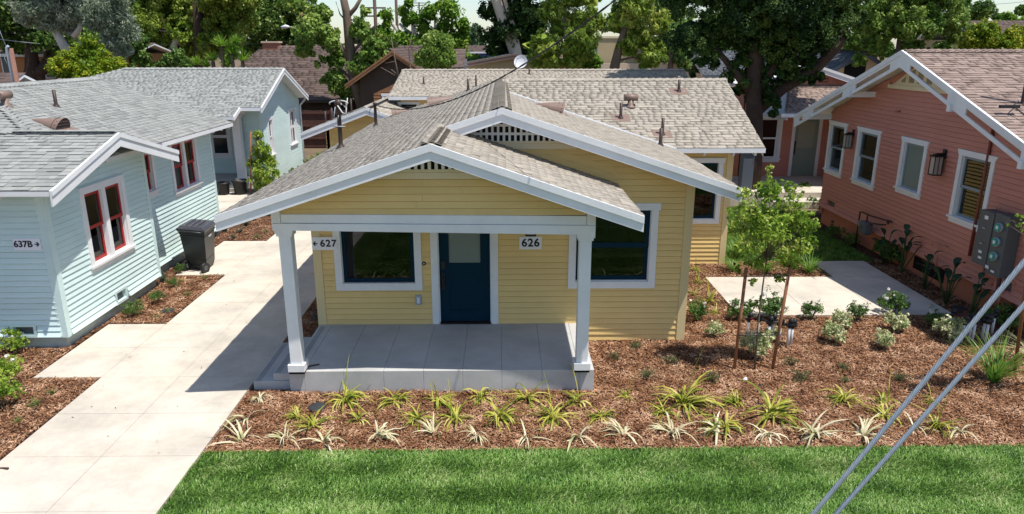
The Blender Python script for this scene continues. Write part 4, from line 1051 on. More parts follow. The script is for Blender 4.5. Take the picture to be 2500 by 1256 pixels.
RK.slope((-4.05, 26.05, 3.40), (7.1, 26.05, 3.40), (7.1, 28.65, 4.235), (-3.85, 28.65, 4.235)); RK.slab((7.1, 31.2, 3.4), (-4.05, 31.2, 3.4), (-3.85, 28.65, 4.235), (7.1, 28.65, 4.235))
RK.cap((7.1, 28.65, 4.24), (-3.85, 28.65, 4.24), (0, -1, -.33), (0, 1, -.33), .15, .22)
RK.finish()
MB().box(-4.05, 26.02, 3.28, 7.1, 26.048, 3.395).build('fascia_board', M['white'], HK)
half_vent(HK, (5.0, 27.3, 3.40 + .321 * 1.25), (0, -1, -.321), (1, 0, 0), .75, .30)
vent_pipe(HK, -.95, 26.9, 3.66, .5, .035); vent_pipe(HK, -2.9, 27.2, 3.75, .35, .03); vent_pipe(HK, 1.05, 28.2, 4.08, .3, .03)

# ================================================================== FAR BUILDINGS AND FENCE
HBr = thing('brown_house', 'brown house with a reddish shingle roof and brick chimney behind the wooden fence', 'house', (-10, 44, 0))
RBr = Roof(HBr, 'brown_shingle_', M['brownwall'], limit=220)
RBr.slope((-16.2, 39.5, 2.35), (-3.5, 39.5, 2.35), (-3.5, 44.2, 4.98), (-14.2, 44.2, 5.05), expo=.2, wmin=.3, wmax=.5)
RBr.slab((-3.5, 49, 2.35), (-16.2, 49, 2.35), (-14.2, 44.2, 5.05), (-3.5, 44.2, 4.98))
RBr.finish()
wall(HBr, Frame((-15.8, 40.4, 0), (1, 0, 0)), [(0, 2.75), (12.2, 2.75)], 0, [], [], M['brownwall'], .2)
MB().box(-16.3, 39.42, 2.2, -3.5, 39.5, 2.36).build('fascia_board', M['brownwall'], HBr)
ch = MB().box(-14.1, 44.0, 4.3, -13.2, 44.7, 5.32).build('chimney', M['brick'], HBr); MB().box(-14.16, 43.94, 5.321, -13.14, 44.76, 5.42).build('chimney_cap', M['creamwall'], ch)
RBr2 = Roof(HBr, 'brown_shingle_', M['brownwall'], name='gable_roof', limit=80)
RBr2.slope((-3.2, 35.6, 3.55), (-3.2, 41, 3.55), (-5.25, 41, 4.92), (-5.25, 35.6, 4.92), expo=.2, wmin=.3, wmax=.5); RBr2.slab((-7.6, 41, 3.35), (-7.6, 35.6, 3.35), (-5.25, 35.6, 4.92), (-5.25, 41, 4.92))
RBr2.slope((-4.6, 37.0, 4.1), (-1.9, 37.0, 4.1), (-1.9, 39.4, 4.95), (-4.6, 39.4, 4.95), expo=.2, wmin=.3, wmax=.5)
RBr2.finish()
gable_rakes(HBr, 35.6, 'y', [(-7.6, 3.35), (-5.25, 4.92)], mat_='orangewood', h1=.08, h2=.14); gable_rakes(HBr, 35.6, 'y', [(-5.25, 4.92), (-3.1, 3.5)], mat_='orangewood', h1=.08, h2=.14)
wall(HBr, Frame((-7.0, 36.2, 0), (1, 0, 0)), [(0, 3.6), (1.75, 4.75), (3.5, 3.6)], 0, [], [], M['brownwall'], .2)
wall(HBr, Frame((-6.0, 34.2, 0), (1, 0, 0)), [(0, 3.0), (2.2, 3.5)], 0, [(.5, 1.9, 1.1, 2.9)], [(.4, 1.8, 1.2, 3.0)], M['orangewood'], .14); window(HBr, Frame((-6.0, 34.2, 0), (1, 0, 0)), .5, 1.9, 1.1, 2.9, M['white'], sill=False)
FN = thing('wooden_fence', 'tall dark red wooden board fence at the end of the driveway', 'fence', (-8, 37.8, 0))
x = -11.2; k = 0
while x < -4.6:
    h = 1.92 + random.uniform(-.03, .03)
    MB().box(x + .004, 37.8, .02, x + .138, 37.825, h).build('fence_board', M['fence'], FN); x += .142
for x in (-10.9, -8.85, -6.8, -4.8): MB().box(x - .06, 37.68, 0, x + .06, 37.795, 2.0).build('fence_post', M['fence'], FN)
for z in (.45, 1.1, 1.75): MB().box(-11.2, 37.74, z, -4.6, 37.798, z + .09).build('fence_rail', M['fence'], FN)
def house_simple(name, label, x0, x1, y, y2, ze, zr_, wallm, tones, gable='y', over=.4, rake='white', base=0, cat='house', win=None, limit=40, expo=.22):
    t = thing(name, label, cat, ((x0 + x1) / 2, (y + y2) / 2, 0)); R = Roof(t, tones, M['white'], limit=limit)
    if gable == 'y':      # gable end faces the camera
        xm = (x0 + x1) / 2; s = (zr_ - ze) / (xm - x0)
        R.slope((x0 - over, y2, ze - s * over), (x0 - over, y - over, ze - s * over), (xm, y - over, zr_), (xm, y2, zr_), expo=expo, wmin=.25, wmax=.5)
        R.slope((x1 + over, y - over, ze - s * over), (x1 + over, y2, ze - s * over), (xm, y2, zr_), (xm, y - over, zr_), expo=expo, wmin=.25, wmax=.5)
        gable_rakes(t, y - over, 'y', [(x0 - over, ze - s * over), (xm, zr_)], mat_=rake, h1=.08, h2=.16); gable_rakes(t, y - over, 'y', [(xm, zr_), (x1 + over, ze - s * over)], mat_=rake, h1=.08, h2=.16)
        W = (x1 - x0); prof = [(0, ze - .1), (W / 2, zr_ - .1), (W, ze - .1)]
    else:
        ym = (y + y2) / 2; s = (zr_ - ze) / (ym - y)
        R.slope((x0 - over, y - over, ze - s * over), (x1 + over, y - over, ze - s * over), (x1 + over, ym, zr_), (x0 - over, ym, zr_), expo=expo, wmin=.25, wmax=.5)
        R.slab((x1 + over, y2 + over, ze - s * over), (x0 - over, y2 + over, ze - s * over), (x0 - over, ym, zr_), (x1 + over, ym, zr_))
        MB().box(x0 - over, y - over - .03, ze - s * over - .16, x1 + over, y - over - .005, ze - s * over - .01).build('fascia_board', M[rake], t)
        W = x1 - x0; prof = [(0, ze), (W, ze)]
    R.finish()
    FF = Frame((x0, y, 0), (1, 0, 0))
    wall(t, FF, prof, base, [], [], M[wallm], planks=False)
    q = MB(); q.box(x0, y + .1, base, x0 + .1, y2, ze - .1); q.box(x1 - .1, y + .1, base, x1, y2, ze - .1); q.box(x0 + .1, y2 - .1, base, x1 - .1, y2, ze - .1); q.build('side_wall', M[wallm], t)
    for wv in win or ():
        q = MB(); FF.box(q, wv[0] - .06, wv[1] - .06, .0, wv[2] + .06, wv[3] + .06, .03); wn = q.build('window', M[wv[5]] if len(wv) > 5 else M['white'], t)
        q = MB(); FF.box(q, wv[0], wv[1], .0305, wv[2], wv[3], .035); q.build('pane', M[wv[4]] if len(wv) > 4 else M['glass'], wn)
    return t
house_simple('cream_house', 'cream gabled house with slate grey roof and a dark attic window, behind the pink houses', 18.2, 22.7, 42, 50, 3.6, 4.85, 'creamwall', 'slate_shingle_', over=.5, rake='slatetrim', win=[(1.5, 3.3, 2.6, 4.35, 'black', 'black')])
house_simple('slate_roof_house', 'long low house with a slate roof beside the cream gable', 14.0, 26.0, 50, 58, 3.4, 4.75, 'creamwall', 'slate_shingle_', gable='x', rake='slatetrim')
house_simple('grey_roof_house', 'grey roofed house with a satellite dish behind the long yellow cottage', -5.2, 6.6, 42, 50, 3.7, 4.72, 'tan', 'slate_shingle_', over=.3, rake='ventbrown')
house_simple('small_grey_roof_house', 'small grey roof with a white gable edge beside the round green tree', -3.4, -2.0, 39, 41.5, 3.1, 4.4, 'creamwall', 'slate_shingle_', gable='x', over=.1)
house_simple('blue_house', 'distant deep blue house with a red brown roof edge between the trees', -3.6, -1.2, 70, 78, 4.7, 5.2, 'bluewall', 'brown_shingle_', gable='x', over=.2, win=[(.6, 4.3, .9, 4.65), (1.1, 4.3, 1.4, 4.65)])
t = thing('tan_building', 'flat roofed tan stucco building seen through the trees', 'building', (7, 48, 0)); MB().box(5.3, 45, 0, 9.5, 52, 5.6).build('wall', M['tan'], t); MB().box(5.25, 44.95, 5.601, 9.55, 52.05, 5.72).build('parapet', M['cream'], t); MB().box(5.35, 44.96, 4.2, 5.8, 44.999, 5.45).build('window', M['boxgrey'], t)
MB().box(5.2, 44.0, 0, 10.5, 44.4, 4.15).build('garden_wall', M['creamwall'], t)
house_simple('orange_house', 'orange stucco house glimpsed under the big dark trees at far left', -31, -21.5, 43, 48, 4.8, 5.3, 'orange', 'brown_shingle_', gable='x', win=[(4.6, 3.4, 5.1, 4.6, 'boxgrey'), (2.2, 3.4, 2.9, 4.7, 'boxgrey')])
house_simple('brown_roof_shed', 'low brown hipped roof just behind the blue roof at far left', -20.5, -16.6, 23.6, 27, 3.55, 4.2, 'brownwall', 'brown_shingle_', gable='x', over=.3)
house_simple('dark_shed', 'dark brown shed in deep shade under the big conifer', 9.2, 13.5, 30.5, 34, 2.9, 3.6, 'brownwall', 'brown_shingle_', gable='x', over=.2)
house_simple('far_right_house', 'brown roofed house among the trees at far right', 33, 42, 50, 58, 5.7, 6.9, 'tan', 'brown_shingle_', gable='x', over=.6)
# satellite dish
t = thing('satellite_dish', 'white satellite dish on the grey roof beside the pale eucalyptus trunk', 'satellite dish', (.75, 41.2, 3.9))
c0 = Vector(at(1272, 152, 40.9)); nrm = Vector((-.25, -.9, .35)).normalized(); ax1 = nrm.orthogonal().normalized(); ax2 = nrm.cross(ax1)
q = MB(); K = 20; rings = []
for r_, dd in ((.001, .0), (.2, .02), (.34, .07), (.38, .085)): rings.append([c0 + (ax1 * math.cos(2 * math.pi * k / K) + ax2 * math.sin(2 * math.pi * k / K)) * r_ + nrm * dd for k in range(K)])
for ra, rb in zip(rings, rings[1:]):
    for k in range(K): q.quad(ra[k], ra[(k + 1) % K], rb[(k + 1) % K], rb[k])
q.build('dish', M['signwhite'], t)
q = MB(); q.tube([c0 + Vector((.15, .4, -.9)), c0 + Vector((.12, .3, -.3)), c0 - nrm * .02], .03, 8); q.tube([c0 - ax2 * .3 + nrm * .06, c0 + nrm * .55], .015, 6); q.build('mount', M['boxgrey'], t)

# ================================================================== VEGETATION
def unit(n):
    v = rng.normal(size=(n, 3)); return v / np.linalg.norm(v, axis=1, keepdims=True)
def leaves(balls, n, size, puff=.34, per=60, aspect=.45, droop=.0, flatten=1.0, shell=.5, upb=.35, jitter=.6):
    """leaf quads in puffs over ellipsoids: balls (k,6): x,y,z,rx,ry,rz"""
    B = np.array(balls, dtype=float)
    w_ = (B[:, 3] * B[:, 5] + B[:, 3] * B[:, 4]); w_ = w_ / w_.sum()
    K = max(1, n // per)
    bi = rng.choice(len(B), K, p=w_)
    d = unit(K); d[:, 2] = np.where(d[:, 2] < -.3, d[:, 2] * .6, d[:, 2])
    rad = shell + (1 - shell) * rng.random(K) ** .6
    pc = B[bi, :3] + d * B[bi, 3:6] * rad[:, None]
    rp = puff * B[bi, 3:6].mean(1) * (.55 + .9 * rng.random(K))
    pi = np.repeat(np.arange(K), per); m = len(pi)
    d2 = unit(m); d2[:, 2] *= flatten
    pos = pc[pi] + d2 * rp[pi, None] * (.45 + .6 * rng.random(m))[:, None]
    nr = d2 + np.array([0, 0, upb]) + jitter * rng.normal(size=(m, 3)); nr /= np.linalg.norm(nr, axis=1, keepdims=True)
    t = unit(m) + np.array([0, 0, -droop * 2.0]); t -= nr * (t * nr).sum(1)[:, None]; t /= np.linalg.norm(t, axis=1, keepdims=True) + 1e-9
    s = np.cross(nr, t)
    L_ = size * (.6 + .8 * rng.random(m))[:, None]; W_ = L_ * aspect
    a = pos - t * L_ * .5; b = pos + s * W_ * .5; c = pos + t * L_ * .5 + nr * L_ * -.08; e = pos - s * W_ * .5
    V = np.stack([a, b, c, e], 1).reshape(-1, 3); F = np.arange(m * 4).reshape(-1, 4)
    return V, F
def ball(px, py, r, Y, sx=1, sy=1, sz=1, dy=0):
    p = at(px, py, Y + dy); R = r * Y / FPX
    return (p.x, p.y, p.z, R * sx, R * sy, R * sz)
def tree(name, label, Y, balls, n, size, leaf, trunks=(), bark='bark', group=None, cat='tree', puff=.34, per=60, aspect=.5, droop=0., shell=.5, base=None, dyr=.8, upb=.35, kind=None):
    bb = []
    for b in balls:
        px, py, r = b[:3]; R = r * Y / FPX
        bb.append(ball(px, py, r, Y, dy=(b[3] if len(b) > 3 else random.uniform(-dyr, dyr) * R)))
    cx = sum(b[0] for b in bb) / len(bb)
    t = thing(name, label, cat, base or (cx, Y, 0), group, kind)
    o = Vector(t.location)
    V, F = leaves(bb, n, size, puff, per, aspect, droop, shell=shell, upb=upb)
    bc = [(x, y, z, a * .62, b_ * .62, c * .62) for x, y, z, a, b_, c in bb]
    V2, F2 = leaves(bc, max(300, n // 9), size * 2.6, puff, 12, .8, 0, shell=.2)
    V = np.vstack([V, V2]); F = np.vstack([F, F2 + len(V) - len(V2)])
    link('crown', fastmesh('crown', V - np.array(o), F, [L[leaf]]), t)
    mb = MB()
    if not trunks:
        mb.tube([(cx, Y, 0), (cx + .1, Y, bb[0][2] * .6), (cx, Y, bb[0][2])], [.22, .16, .08], 8)
    for tr in trunks:
        pts = [at(p[0], p[1], Y + (p[2] if len(p) > 2 else 0)) for p in tr[0]]
        mb.tube(pts, list(np.linspace(tr[1], tr[2], len(pts))), 9)
    mb.build('trunk', M[bark], t)
    return t
# ---- trees beyond the roofs, left to right
tree('dark_tree', 'very dark broad tree behind everything at far left, brown trunks showing under it', 41,
     [(15, 30, 75), (30, 95, 48), (90, 95, 42), (120, 100, 40), (220, 95, 55), (310, 110, 45), (60, -50, 80), (190, -50, 80), (340, 150, 30), (290, 150, 25), (150, 130, 18)], 18000, .22, 'darkgreen',
     [([(60, 260), (80, 170), (75, 120), (50, 60)], .5, .2), ([(20, 240), (60, 195), (115, 165), (150, 110)], .45, .2), ([(95, 260), (100, 170), (120, 120)], .3, .12)], 'barkdark', puff=.3)
tree('eucalyptus_tree', 'grey green eucalyptus with a leaning pale trunk, the left one of the two', 36,
     [(95, 15, 55), (150, 5, 62), (60, 45, 28), (195, 35, 42), (125, 55, 38), (172, 72, 22), (120, -50, 60), (200, -40, 50)], 18000, .17, 'euca',
     [([(215, 260), (168, 135), (140, 85), (128, 40), (120, -10)], .27, .12), ([(240, 240), (205, 118), (180, 88), (162, 50)], .2, .08), ([(180, 90), (194, 70), (198, 45)], .15, .06)], 'barkpale', droop=.3, aspect=.25, puff=.3, per=50)
tree('eucalyptus_tree', 'grey green eucalyptus with several white stems, the right one of the two', 35,
     [(268, 35, 45), (298, 75, 40), (240, 55, 30), (265, 108, 34), (300, 122, 24), (230, 20, 30), (285, -10, 30)], 13000, .16, 'euca',
     [([(290, 260), (283, 160), (276, 110), (268, 50)], .2, .07), ([(300, 250), (290, 160), (292, 100)], .16, .06), ([(265, 160), (258, 118), (250, 80)], .11, .04)], 'barkwhite', droop=.3, aspect=.25, puff=.3, per=50)
tree('citrus_tree', 'rounded yellow green citrus tree just behind the blue roof on the left', 31,
     [(205, 150, 45), (250, 165, 38), (160, 165, 36), (225, 120, 28), (285, 162, 24), (230, 185, 38), (138, 165, 20), (180, 190, 34)], 20000, .11, 'citrus', puff=.26, per=50)
tree('broad_tree', 'large yellow green tree with bare pale twigs behind the blue cottage', 50,
     [(365, 45, 62), (430, 20, 66), (415, 105, 50), (355, 112, 34), (445, 70, 50), (390, -40, 80), (330, 0, 40), (470, 120, 34)], 30000, .21, 'yellowgreen',
     [([(400, 260), (405, 160), (430, 100), (440, 40)], .4, .12), ([(430, 100), (410, 78), (380, 72)], .14, .05), ([(440, 110), (470, 95), (500, 110)], .12, .04), ([(425, 90), (422, 50)], .1, .03)], 'barkpale', puff=.2, per=170)
tree('broad_tree', 'olive green tree wrapped round a dark palm trunk, left of the brown roof', 49,
     [(520, 45, 60), (575, 55, 50), (510, 110, 40), (560, 100, 40), (550, -30, 80), (600, 20, 40)], 26000, .21, 'yellowgreen',
     [([(487, 260), (487, 160), (485, 80), (480, -60)], .36, .30)], 'barkdark', puff=.2, per=170)
tree('broad_tree', 'deep green tree beyond the brown house chimney', 60,
     [(640, 55, 52), (700, 80, 48), (615, 105, 34), (660, 115, 30), (690, 10, 60), (735, 110, 30), (760, 60, 40)], 17000, .24, 'darkgreen', puff=.28)
tree('garden_shrub', 'dark leafy shrub at the ridge of the blue cottage, left of the spiky plants', 38, [(430, 145, 22), (405, 158, 18), (455, 158, 18), (380, 165, 12)], 5000, .14, 'darkgreen', cat='shrub')
def rosette(P, R, n, w_, leaf, up=.5, droop=.3):
    """spiky rosette as ribbon blades, returns V,F"""
    V = []; F = []
    for i in range(n):
        a = random.uniform(0, 2 * math.pi); e = random.uniform(.1, 1.45) ; ln = R * random.uniform(.75, 1.1)
        d = Vector((math.cos(a) * math.cos(e), math.sin(a) * math.cos(e), math.sin(e) * up * 2)).normalized()
        s = d.cross(Vector((0, 0, 1))).normalized() * w_
        if s.length < .0001: s = Vector((w_, 0, 0))
        p0 = P; p1 = P + d * ln * .55; p2 = P + d * ln + Vector((0, 0, -droop * ln * .35))
        b = len(V); V += [p0 - s * .5, p0 + s * .5, p1 + s, p1 - s, p2 + s * .1, p2 - s * .1]; F += [(b, b + 1, b + 2, b + 3), (b + 3, b + 2, b + 4, b + 5)]
    return V, F
t = thing('yucca', 'clump of spiky bright green yuccas showing above the blue cottage ridge', 'plant', (-12.5, 36, 0))
for (px, py, R) in ((540, 115, .75), (566, 135, .8), (592, 150, .75), (520, 150, .6), (482, 160, .55), (556, 165, .7), (575, 110, .6), (505, 165, .5)):
    P = at(px, py, 36); V, F = rosette(P, R, 90, .028, None, .4)
    link('rosette', fastmesh('rosette', np.array([tuple(v - OFF[t]) for v in V]), F, [L['bright']]), t)
q = MB()
for (px, py) in ((540, 115), (566, 135), (592, 150), (520, 150), (556, 165)): P = at(px, py, 36); q.tube([(P.x, P.y, 0), tuple(P)], .09, 7)
q.build('stem', M['bark'], t)
tree('sycamore_tree', 'leafy sycamore with a forked grey trunk rising behind the yellow garage', 38.6,
     [(742, 18, 28), (790, 35, 26), (700, 8, 30), (765, 78, 38), (805, 95, 36), (742, 125, 24), (782, 152, 18), (880, 75, 30), (905, 125, 36), (885, 170, 36), (825, 205, 30), (850, 235, 24), (918, 180, 24), (898, 215, 22), (820, 150, 26), (895, 30, 18), (805, 195, 22), (925, 95, 16), (942, 150, 22), (955, 112, 15), (948, 185, 14)], 26000, .14, 'mid',
     [([(905, 330), (885, 258), (868, 205), (858, 150), (852, 90), (846, 30), (835, -20)], .37, .18), ([(846, 45), (868, 20), (885, -10)], .13, .08), ([(862, 160), (838, 125), (800, 72), (760, 40), (728, 12)], .16, .05),
      ([(870, 210), (840, 175), (815, 160)], .1, .03), ([(860, 130), (890, 95), (905, 60)], .09, .03), ([(790, 62), (786, 30), (765, 10)], .04, .015), ([(852, 60), (830, 35), (820, 5)], .05, .02)], 'bark', aspect=.8, puff=.34, per=90, shell=.35)
t = thing('bare_shrub', 'bare grey twigs leaning over the left end of the long yellow cottage roof', 'shrub', (-4.5, 28, 0))
q = MB()
for path, r in (([(975, 200), (965, 150), (955, 90)], .04), ([(1003, 172), (998, 120), (1008, 75)], .035), ([(965, 150), (940, 155)], .015), ([(998, 120), (1012, 100)], .012), ([(955, 170), (985, 195), (1000, 215)], .02), ([(960, 120), (975, 100)], .012), ([(965, 185), (930, 165)], .02), ([(955, 110), (940, 85)], .01)):
    q.tube([at(a, b, 30) for a, b in path], [r, r * .7, r * .3][:len(path)], 6)
q.tube([(-5.4, 30, 0), at(975, 200, 30)], .05, 6)
q.build('twigs', M['bark'], t)
tree('pollarded_tree', 'pollarded tree with white sawn limbs and tufts of new leaves against the sky', 52,
     [(945, 38, 13), (985, 30, 12), (1010, 45, 15), (1050, 32, 19), (1100, 25, 22), (1128, 60, 18), (938, 78, 18), (972, 108, 26), (1010, 112, 30), (1060, 95, 20), (1110, 110, 26), (1130, 150, 22), (1085, 60, 16), (1035, 70, 14), (1125, 95, 18), (950, 130, 25), (1000, 8, 10), (1068, 15, 12)] + [(random.gauss(x_, 13), random.gauss(y_, 12), random.uniform(5, 10)) for (x_, y_) in ((945, 45), (1010, 50), (1050, 40), (1100, 35), (1125, 65), (1070, 75), (975, 100), (1115, 110), (1040, 90), (1090, 20)) for _ in range(4)], 20000, .22, 'bright',
     [([(1020, 260), (1015, 125), (985, 90), (960, 62), (944, 40)], .22, .09), ([(1015, 118), (1000, 82), (975, 58)], .18, .09), ([(1020, 120), (1008, 60), (990, 25)], .18, .08), ([(1055, 150), (1048, 82), (1020, 45)], .18, .09), ([(1080, 160), (1080, 90), (1078, 40)], .18, .08), ([(1060, 130), (1064, 80), (1062, 40)], .17, .08), ([(1110, 160), (1100, 90), (1105, 40)], .17, .08)], 'barkpale', puff=.6, per=30, shell=.1)
tree('round_tree', 'dense round green tree standing up behind the long yellow cottage ridge', 34,
     [(1065, 120, 38), (1040, 143, 28), (1090, 143, 26), (1055, 95, 20), (1082, 98, 20), (1065, 150, 34)], 16000, .13, 'mid', puff=.26, per=50)
tree('cypress_tree', 'tall almost black green cypress behind the pale eucalyptus trunk', 47,
     [(1200, 30, 32), (1235, 15, 42), (1208, 85, 36), (1245, 75, 42), (1280, 30, 42), (1285, 90, 40), (1225, 125, 34), (1230, -50, 50), (1290, -40, 50), (1265, 130, 30), (1310, 50, 40)], 22000, .20, 'dark', puff=.3)
tree('eucalyptus_tree', 'smooth cream eucalyptus trunk with peeling red bark rising out of the top of the picture', 46,
     [(1180, -140, 60), (1240, -150, 70), (1290, -120, 50)], 3000, .16, 'euca',
     [([(1275, 260), (1264, 150), (1258, 132), (1244, 88), (1228, 50), (1218, 20), (1204, -20), (1190, -100)], .40, .27), ([(1268, 150), (1262, 118), (1257, 92), (1253, 66), (1244, 38), (1232, 0), (1220, -80)], .25, .1), ([(1252, 60), (1251, 20), (1249, -20)], .05, .03)], 'barkwhite', droop=.4, aspect=.25)
t = thing('hedge', 'bright clipped hedge between the grey roof and the distant blue house', 'hedge', (-1.5, 46, 0))
V, F = leaves([ball(px, 153, 15, 46) for px in range(1125, 1235, 14)], 9000, .16, .3, 50); V2, F2 = leaves([ball(px, 165, 16, 46) for px in range(1125, 1235, 14)], 4000, .16, .3, 50)
link('foliage', fastmesh('foliage', np.vstack([V, V2]) - np.array(t.location), np.vstack([F, F2 + len(V)]), [L['bright']]), t)
MB().box(-3.2, 45.8, 0, -.4, 46.2, 3.6).build('stems', M['barkdark'], t)
tree('lanceolate_tree', 'loose bright green long leaved tree right of the satellite dish', 37,
     [(1330, 112, 40), (1382, 62, 48), (1350, 28, 36), (1420, 110, 44), (1440, 55, 36), (1400, 148, 30), (1312, 150, 22), (1452, 8, 22), (1345, 150, 28), (1300, 115, 20), (1400, -20, 60)], 24000, .20, 'yellowgreen',
     [([(1395, 260), (1392, 170), (1385, 100), (1375, 40)], .3, .1)], 'bark', droop=.55, aspect=.28, puff=.26, per=110)
tree('lanceolate_tree', 'loose bright green long leaved tree in front of the tan building', 36,
     [(1520, 42, 38), (1562, 90, 38), (1530, 118, 26), (1592, 138, 34), (1560, 18, 38), (1612, 60, 34), (1580, 165, 16), (1620, 110, 30), (1510, 60, 24), (1560, -40, 50)], 20000, .20, 'yellowgreen',
     [([(1495, 260), (1500, 165), (1510, 120), (1522, 80), (1530, 40)], .3, .1), ([(1510, 118), (1540, 100), (1570, 95)], .1, .03), ([(1505, 150), (1545, 140), (1580, 150)], .07, .02)], 'bark', droop=.55, aspect=.28, puff=.26, per=110)
tree('garden_shrub', 'bright green shrub against the tan wall beyond the long cottage ridge', 41, [(1432, 140, 22), (1448, 155, 20), (1420, 160, 18)], 5000, .14, 'bright', cat='shrub')
tree('dark_tree', 'dark green tree filling the gap left of the big conifer', 44, [(1625, 20, 42), (1650, 80, 40), (1640, -40, 50), (1660, 150, 30), (1610, 120, 24)], 12000, .2, 'darkgreen')
tree('conifer_tree', 'huge near black podocarpus overhanging the roofs right of centre', 24.5,
     [(1700, -20, 85), (1800, -60, 100), (1920, -60, 105), (2030, -20, 78), (1690, 85, 66), (1780, 70, 80), (1880, 80, 95), (1990, 65, 80), (2062, 40, 46), (1720, 140, 48), (1830, 165, 70), (1915, 175, 62), (1870, 235, 46), (1985, 185, 32), (1965, 140, 46), (1800, 215, 42), (1690, 180, 18), (1890, 275, 24), (1850, -220, 150), (1730, -190, 110), (1990, -180, 120), (1860, 20, 100), (1740, -170, 95, 2.2), (1670, -110, 70, 2.4), (1830, -220, 110, 2.3), (1640, -30, 40, 2.0)],
     165000, .10, 'dark',
     [([(1830, 480), (1838, 400), (1842, 300), (1840, 200), (1850, 80), (1850, -200)], .34, .2), ([(1845, 270, .2), (1910, 215, .1), (1990, 170, -.2), (2040, 120, -.6), (2070, 75, -.6)], .24, .13), ([(1845, 230), (1900, 150), (1960, 90)], .18, .08), ([(1842, 240), (1790, 170), (1740, 110)], .17, .07)], 'barkdark', puff=.2, per=190, aspect=.45, shell=.72, dyr=.5, upb=.7)
tree('broad_tree', 'broad glossy dark green tree behind the pink bungalow ridge', 41,
     [(2080, 45, 44), (2150, 50, 52), (2230, 60, 56), (2300, 50, 50), (2340, 92, 32), (2130, 110, 36), (2220, 125, 38), (2290, 135, 32), (2180, -5, 60), (2280, -20, 60), (2072, 100, 30), (2100, 150, 22), (2180, 150, 26)], 42000, .17, 'mid', puff=.22, per=130)
tree('olive_tree', 'yellowish olive toned tree above the right end of the pink bungalow ridge', 37,
     [(2400, 92, 36), (2450, 110, 34), (2370, 122, 26), (2482, 88, 26), (2342, 140, 20), (2495, 128, 28), (2430, 140, 24)], 15000, .15, 'citrus', puff=.28, per=45)
tree('distant_tree', 'distant dark tree under the patch of sky at upper right', 72, [(2400, 28, 24), (2370, 42, 18), (2385, 62, 20), (2440, 45, 14), (2493, 28, 14), (2350, 20, 22)], 7000, .3, 'darkgreen')
tree('distant_tree', 'distant light green tree at the right edge below the sky', 66, [(2462, 52, 18), (2440, 66, 16), (2488, 60, 18), (2420, 70, 14)], 5000, .26, 'bright')
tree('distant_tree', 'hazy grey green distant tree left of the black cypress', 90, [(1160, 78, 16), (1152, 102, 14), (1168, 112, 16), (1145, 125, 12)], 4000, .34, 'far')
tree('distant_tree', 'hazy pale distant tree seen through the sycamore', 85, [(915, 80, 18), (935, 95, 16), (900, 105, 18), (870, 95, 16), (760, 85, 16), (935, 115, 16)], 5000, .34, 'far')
def wood(name, label, spots, n, size, leaf):
    V, F = leaves(spots, n, size, .3, 40)
    o = link(name, fastmesh(name, V, F, [L[leaf]])); props(o, label, 'trees', kind='stuff')
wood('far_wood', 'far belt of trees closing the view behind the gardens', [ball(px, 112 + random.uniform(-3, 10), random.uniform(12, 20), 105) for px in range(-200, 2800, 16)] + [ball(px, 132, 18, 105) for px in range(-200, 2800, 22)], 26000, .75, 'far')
wood('left_wood', 'dense dark mass of trees behind the left hand crowns', [ball(px, py + random.uniform(-8, 8), 34, 66) for px in range(-60, 760, 36) for py in (70, 120) if not (740 < px < 960)] + [ball(px, 15, 40, 68) for px in range(-60, 640, 44)], 30000, .38, 'mid')
wood('right_wood', 'dense dark mass of trees behind the right hand crowns', [ball(px, py + random.uniform(-8, 8), 34, 60) for px in range(1500, 2360, 36) for py in (60, 115)] + [ball(px, 100, 22, 62) for px in range(2360, 2700, 30)], 26000, .38, 'mid')

# ---- poles, wires, street lamp
def pole(label, px, ytop, Y, r, arms=(), mt='polewood', lamp=None):
    top = at(px, ytop, Y); t = thing('utility_pole', label, 'utility pole', (top.x, Y, 0))
    MB().tube([(top.x, Y, 0), tuple(top)], [r, r * .75], 8).build('pole', M[mt], t)
    for py, hw in arms:
        a = at(px, py, Y); MB().box(a.x - hw, Y - .06, a.z - .05, a.x + hw, Y + .06, a.z + .06).build('crossarm', M['polewood'], t)
    if lamp:
        a = at(*lamp[0], Y); b = at(*lamp[1], Y)
        MB().tube([a, a.lerp(b, .5) + Vector((0, 0, .18)), b], [.05, .04, .035], 6).build('lamp_arm', M['signwhite'], t)
        MB().tube([b + Vector((-.5, 0, -.02)), b + Vector((-.15, 0, .05)), b + Vector((.1, 0, .03))], [.08, .14, .06], 8).build('lamp_head', M['signwhite'], t)
    return t
pole('tall dark utility pole with two crossarms against the sky, left of the pollarded tree', 911, -60, 60, .17, [(20, 1.0), (40, .8)])
pole('utility pole without crossarms standing in the top of the pollarded tree', 965, -40, 75, .18)
pole('thin distant utility pole just left of the pollard crown', 1003, -8, 120, .16, [(3, .9)])
pole('thin distant utility pole right of the pollard crown', 1023, 6, 120, .16, [(8, .9), (14, .7)])
pole('reddish wooden pole carrying a white street lamp, above the brown roof', 732, -60, 55, .2, [(3, 1.2)], 'poletan', ((730, 78), (703, 67)))
tp = at(24, 118, 22); t = thing('service_pole', 'brown service post with a white conduit at far left', 'pole', (tp.x, 22, 0))
MB().tube([(tp.x, 22, 0), tuple(tp)], .085, 8).build('pole', M['poletan'], t); tq = at(16, 117, 21.9)
MB().tube([(tq.x, 21.9, 0), tuple(tq), tuple(tq + Vector((.06, 0, .05)))], .04, 8).build('conduit', M['steel'], t)
q = MB(); q.tube([tq, tq + Vector((-.12, 0, -.3)), tq + Vector((-.02, 0, -.6))], .01, 5); q.tube([tq, tq + Vector((-.2, 0, .9))], .01, 5); q.build('wire_loop', M['steel'], t)
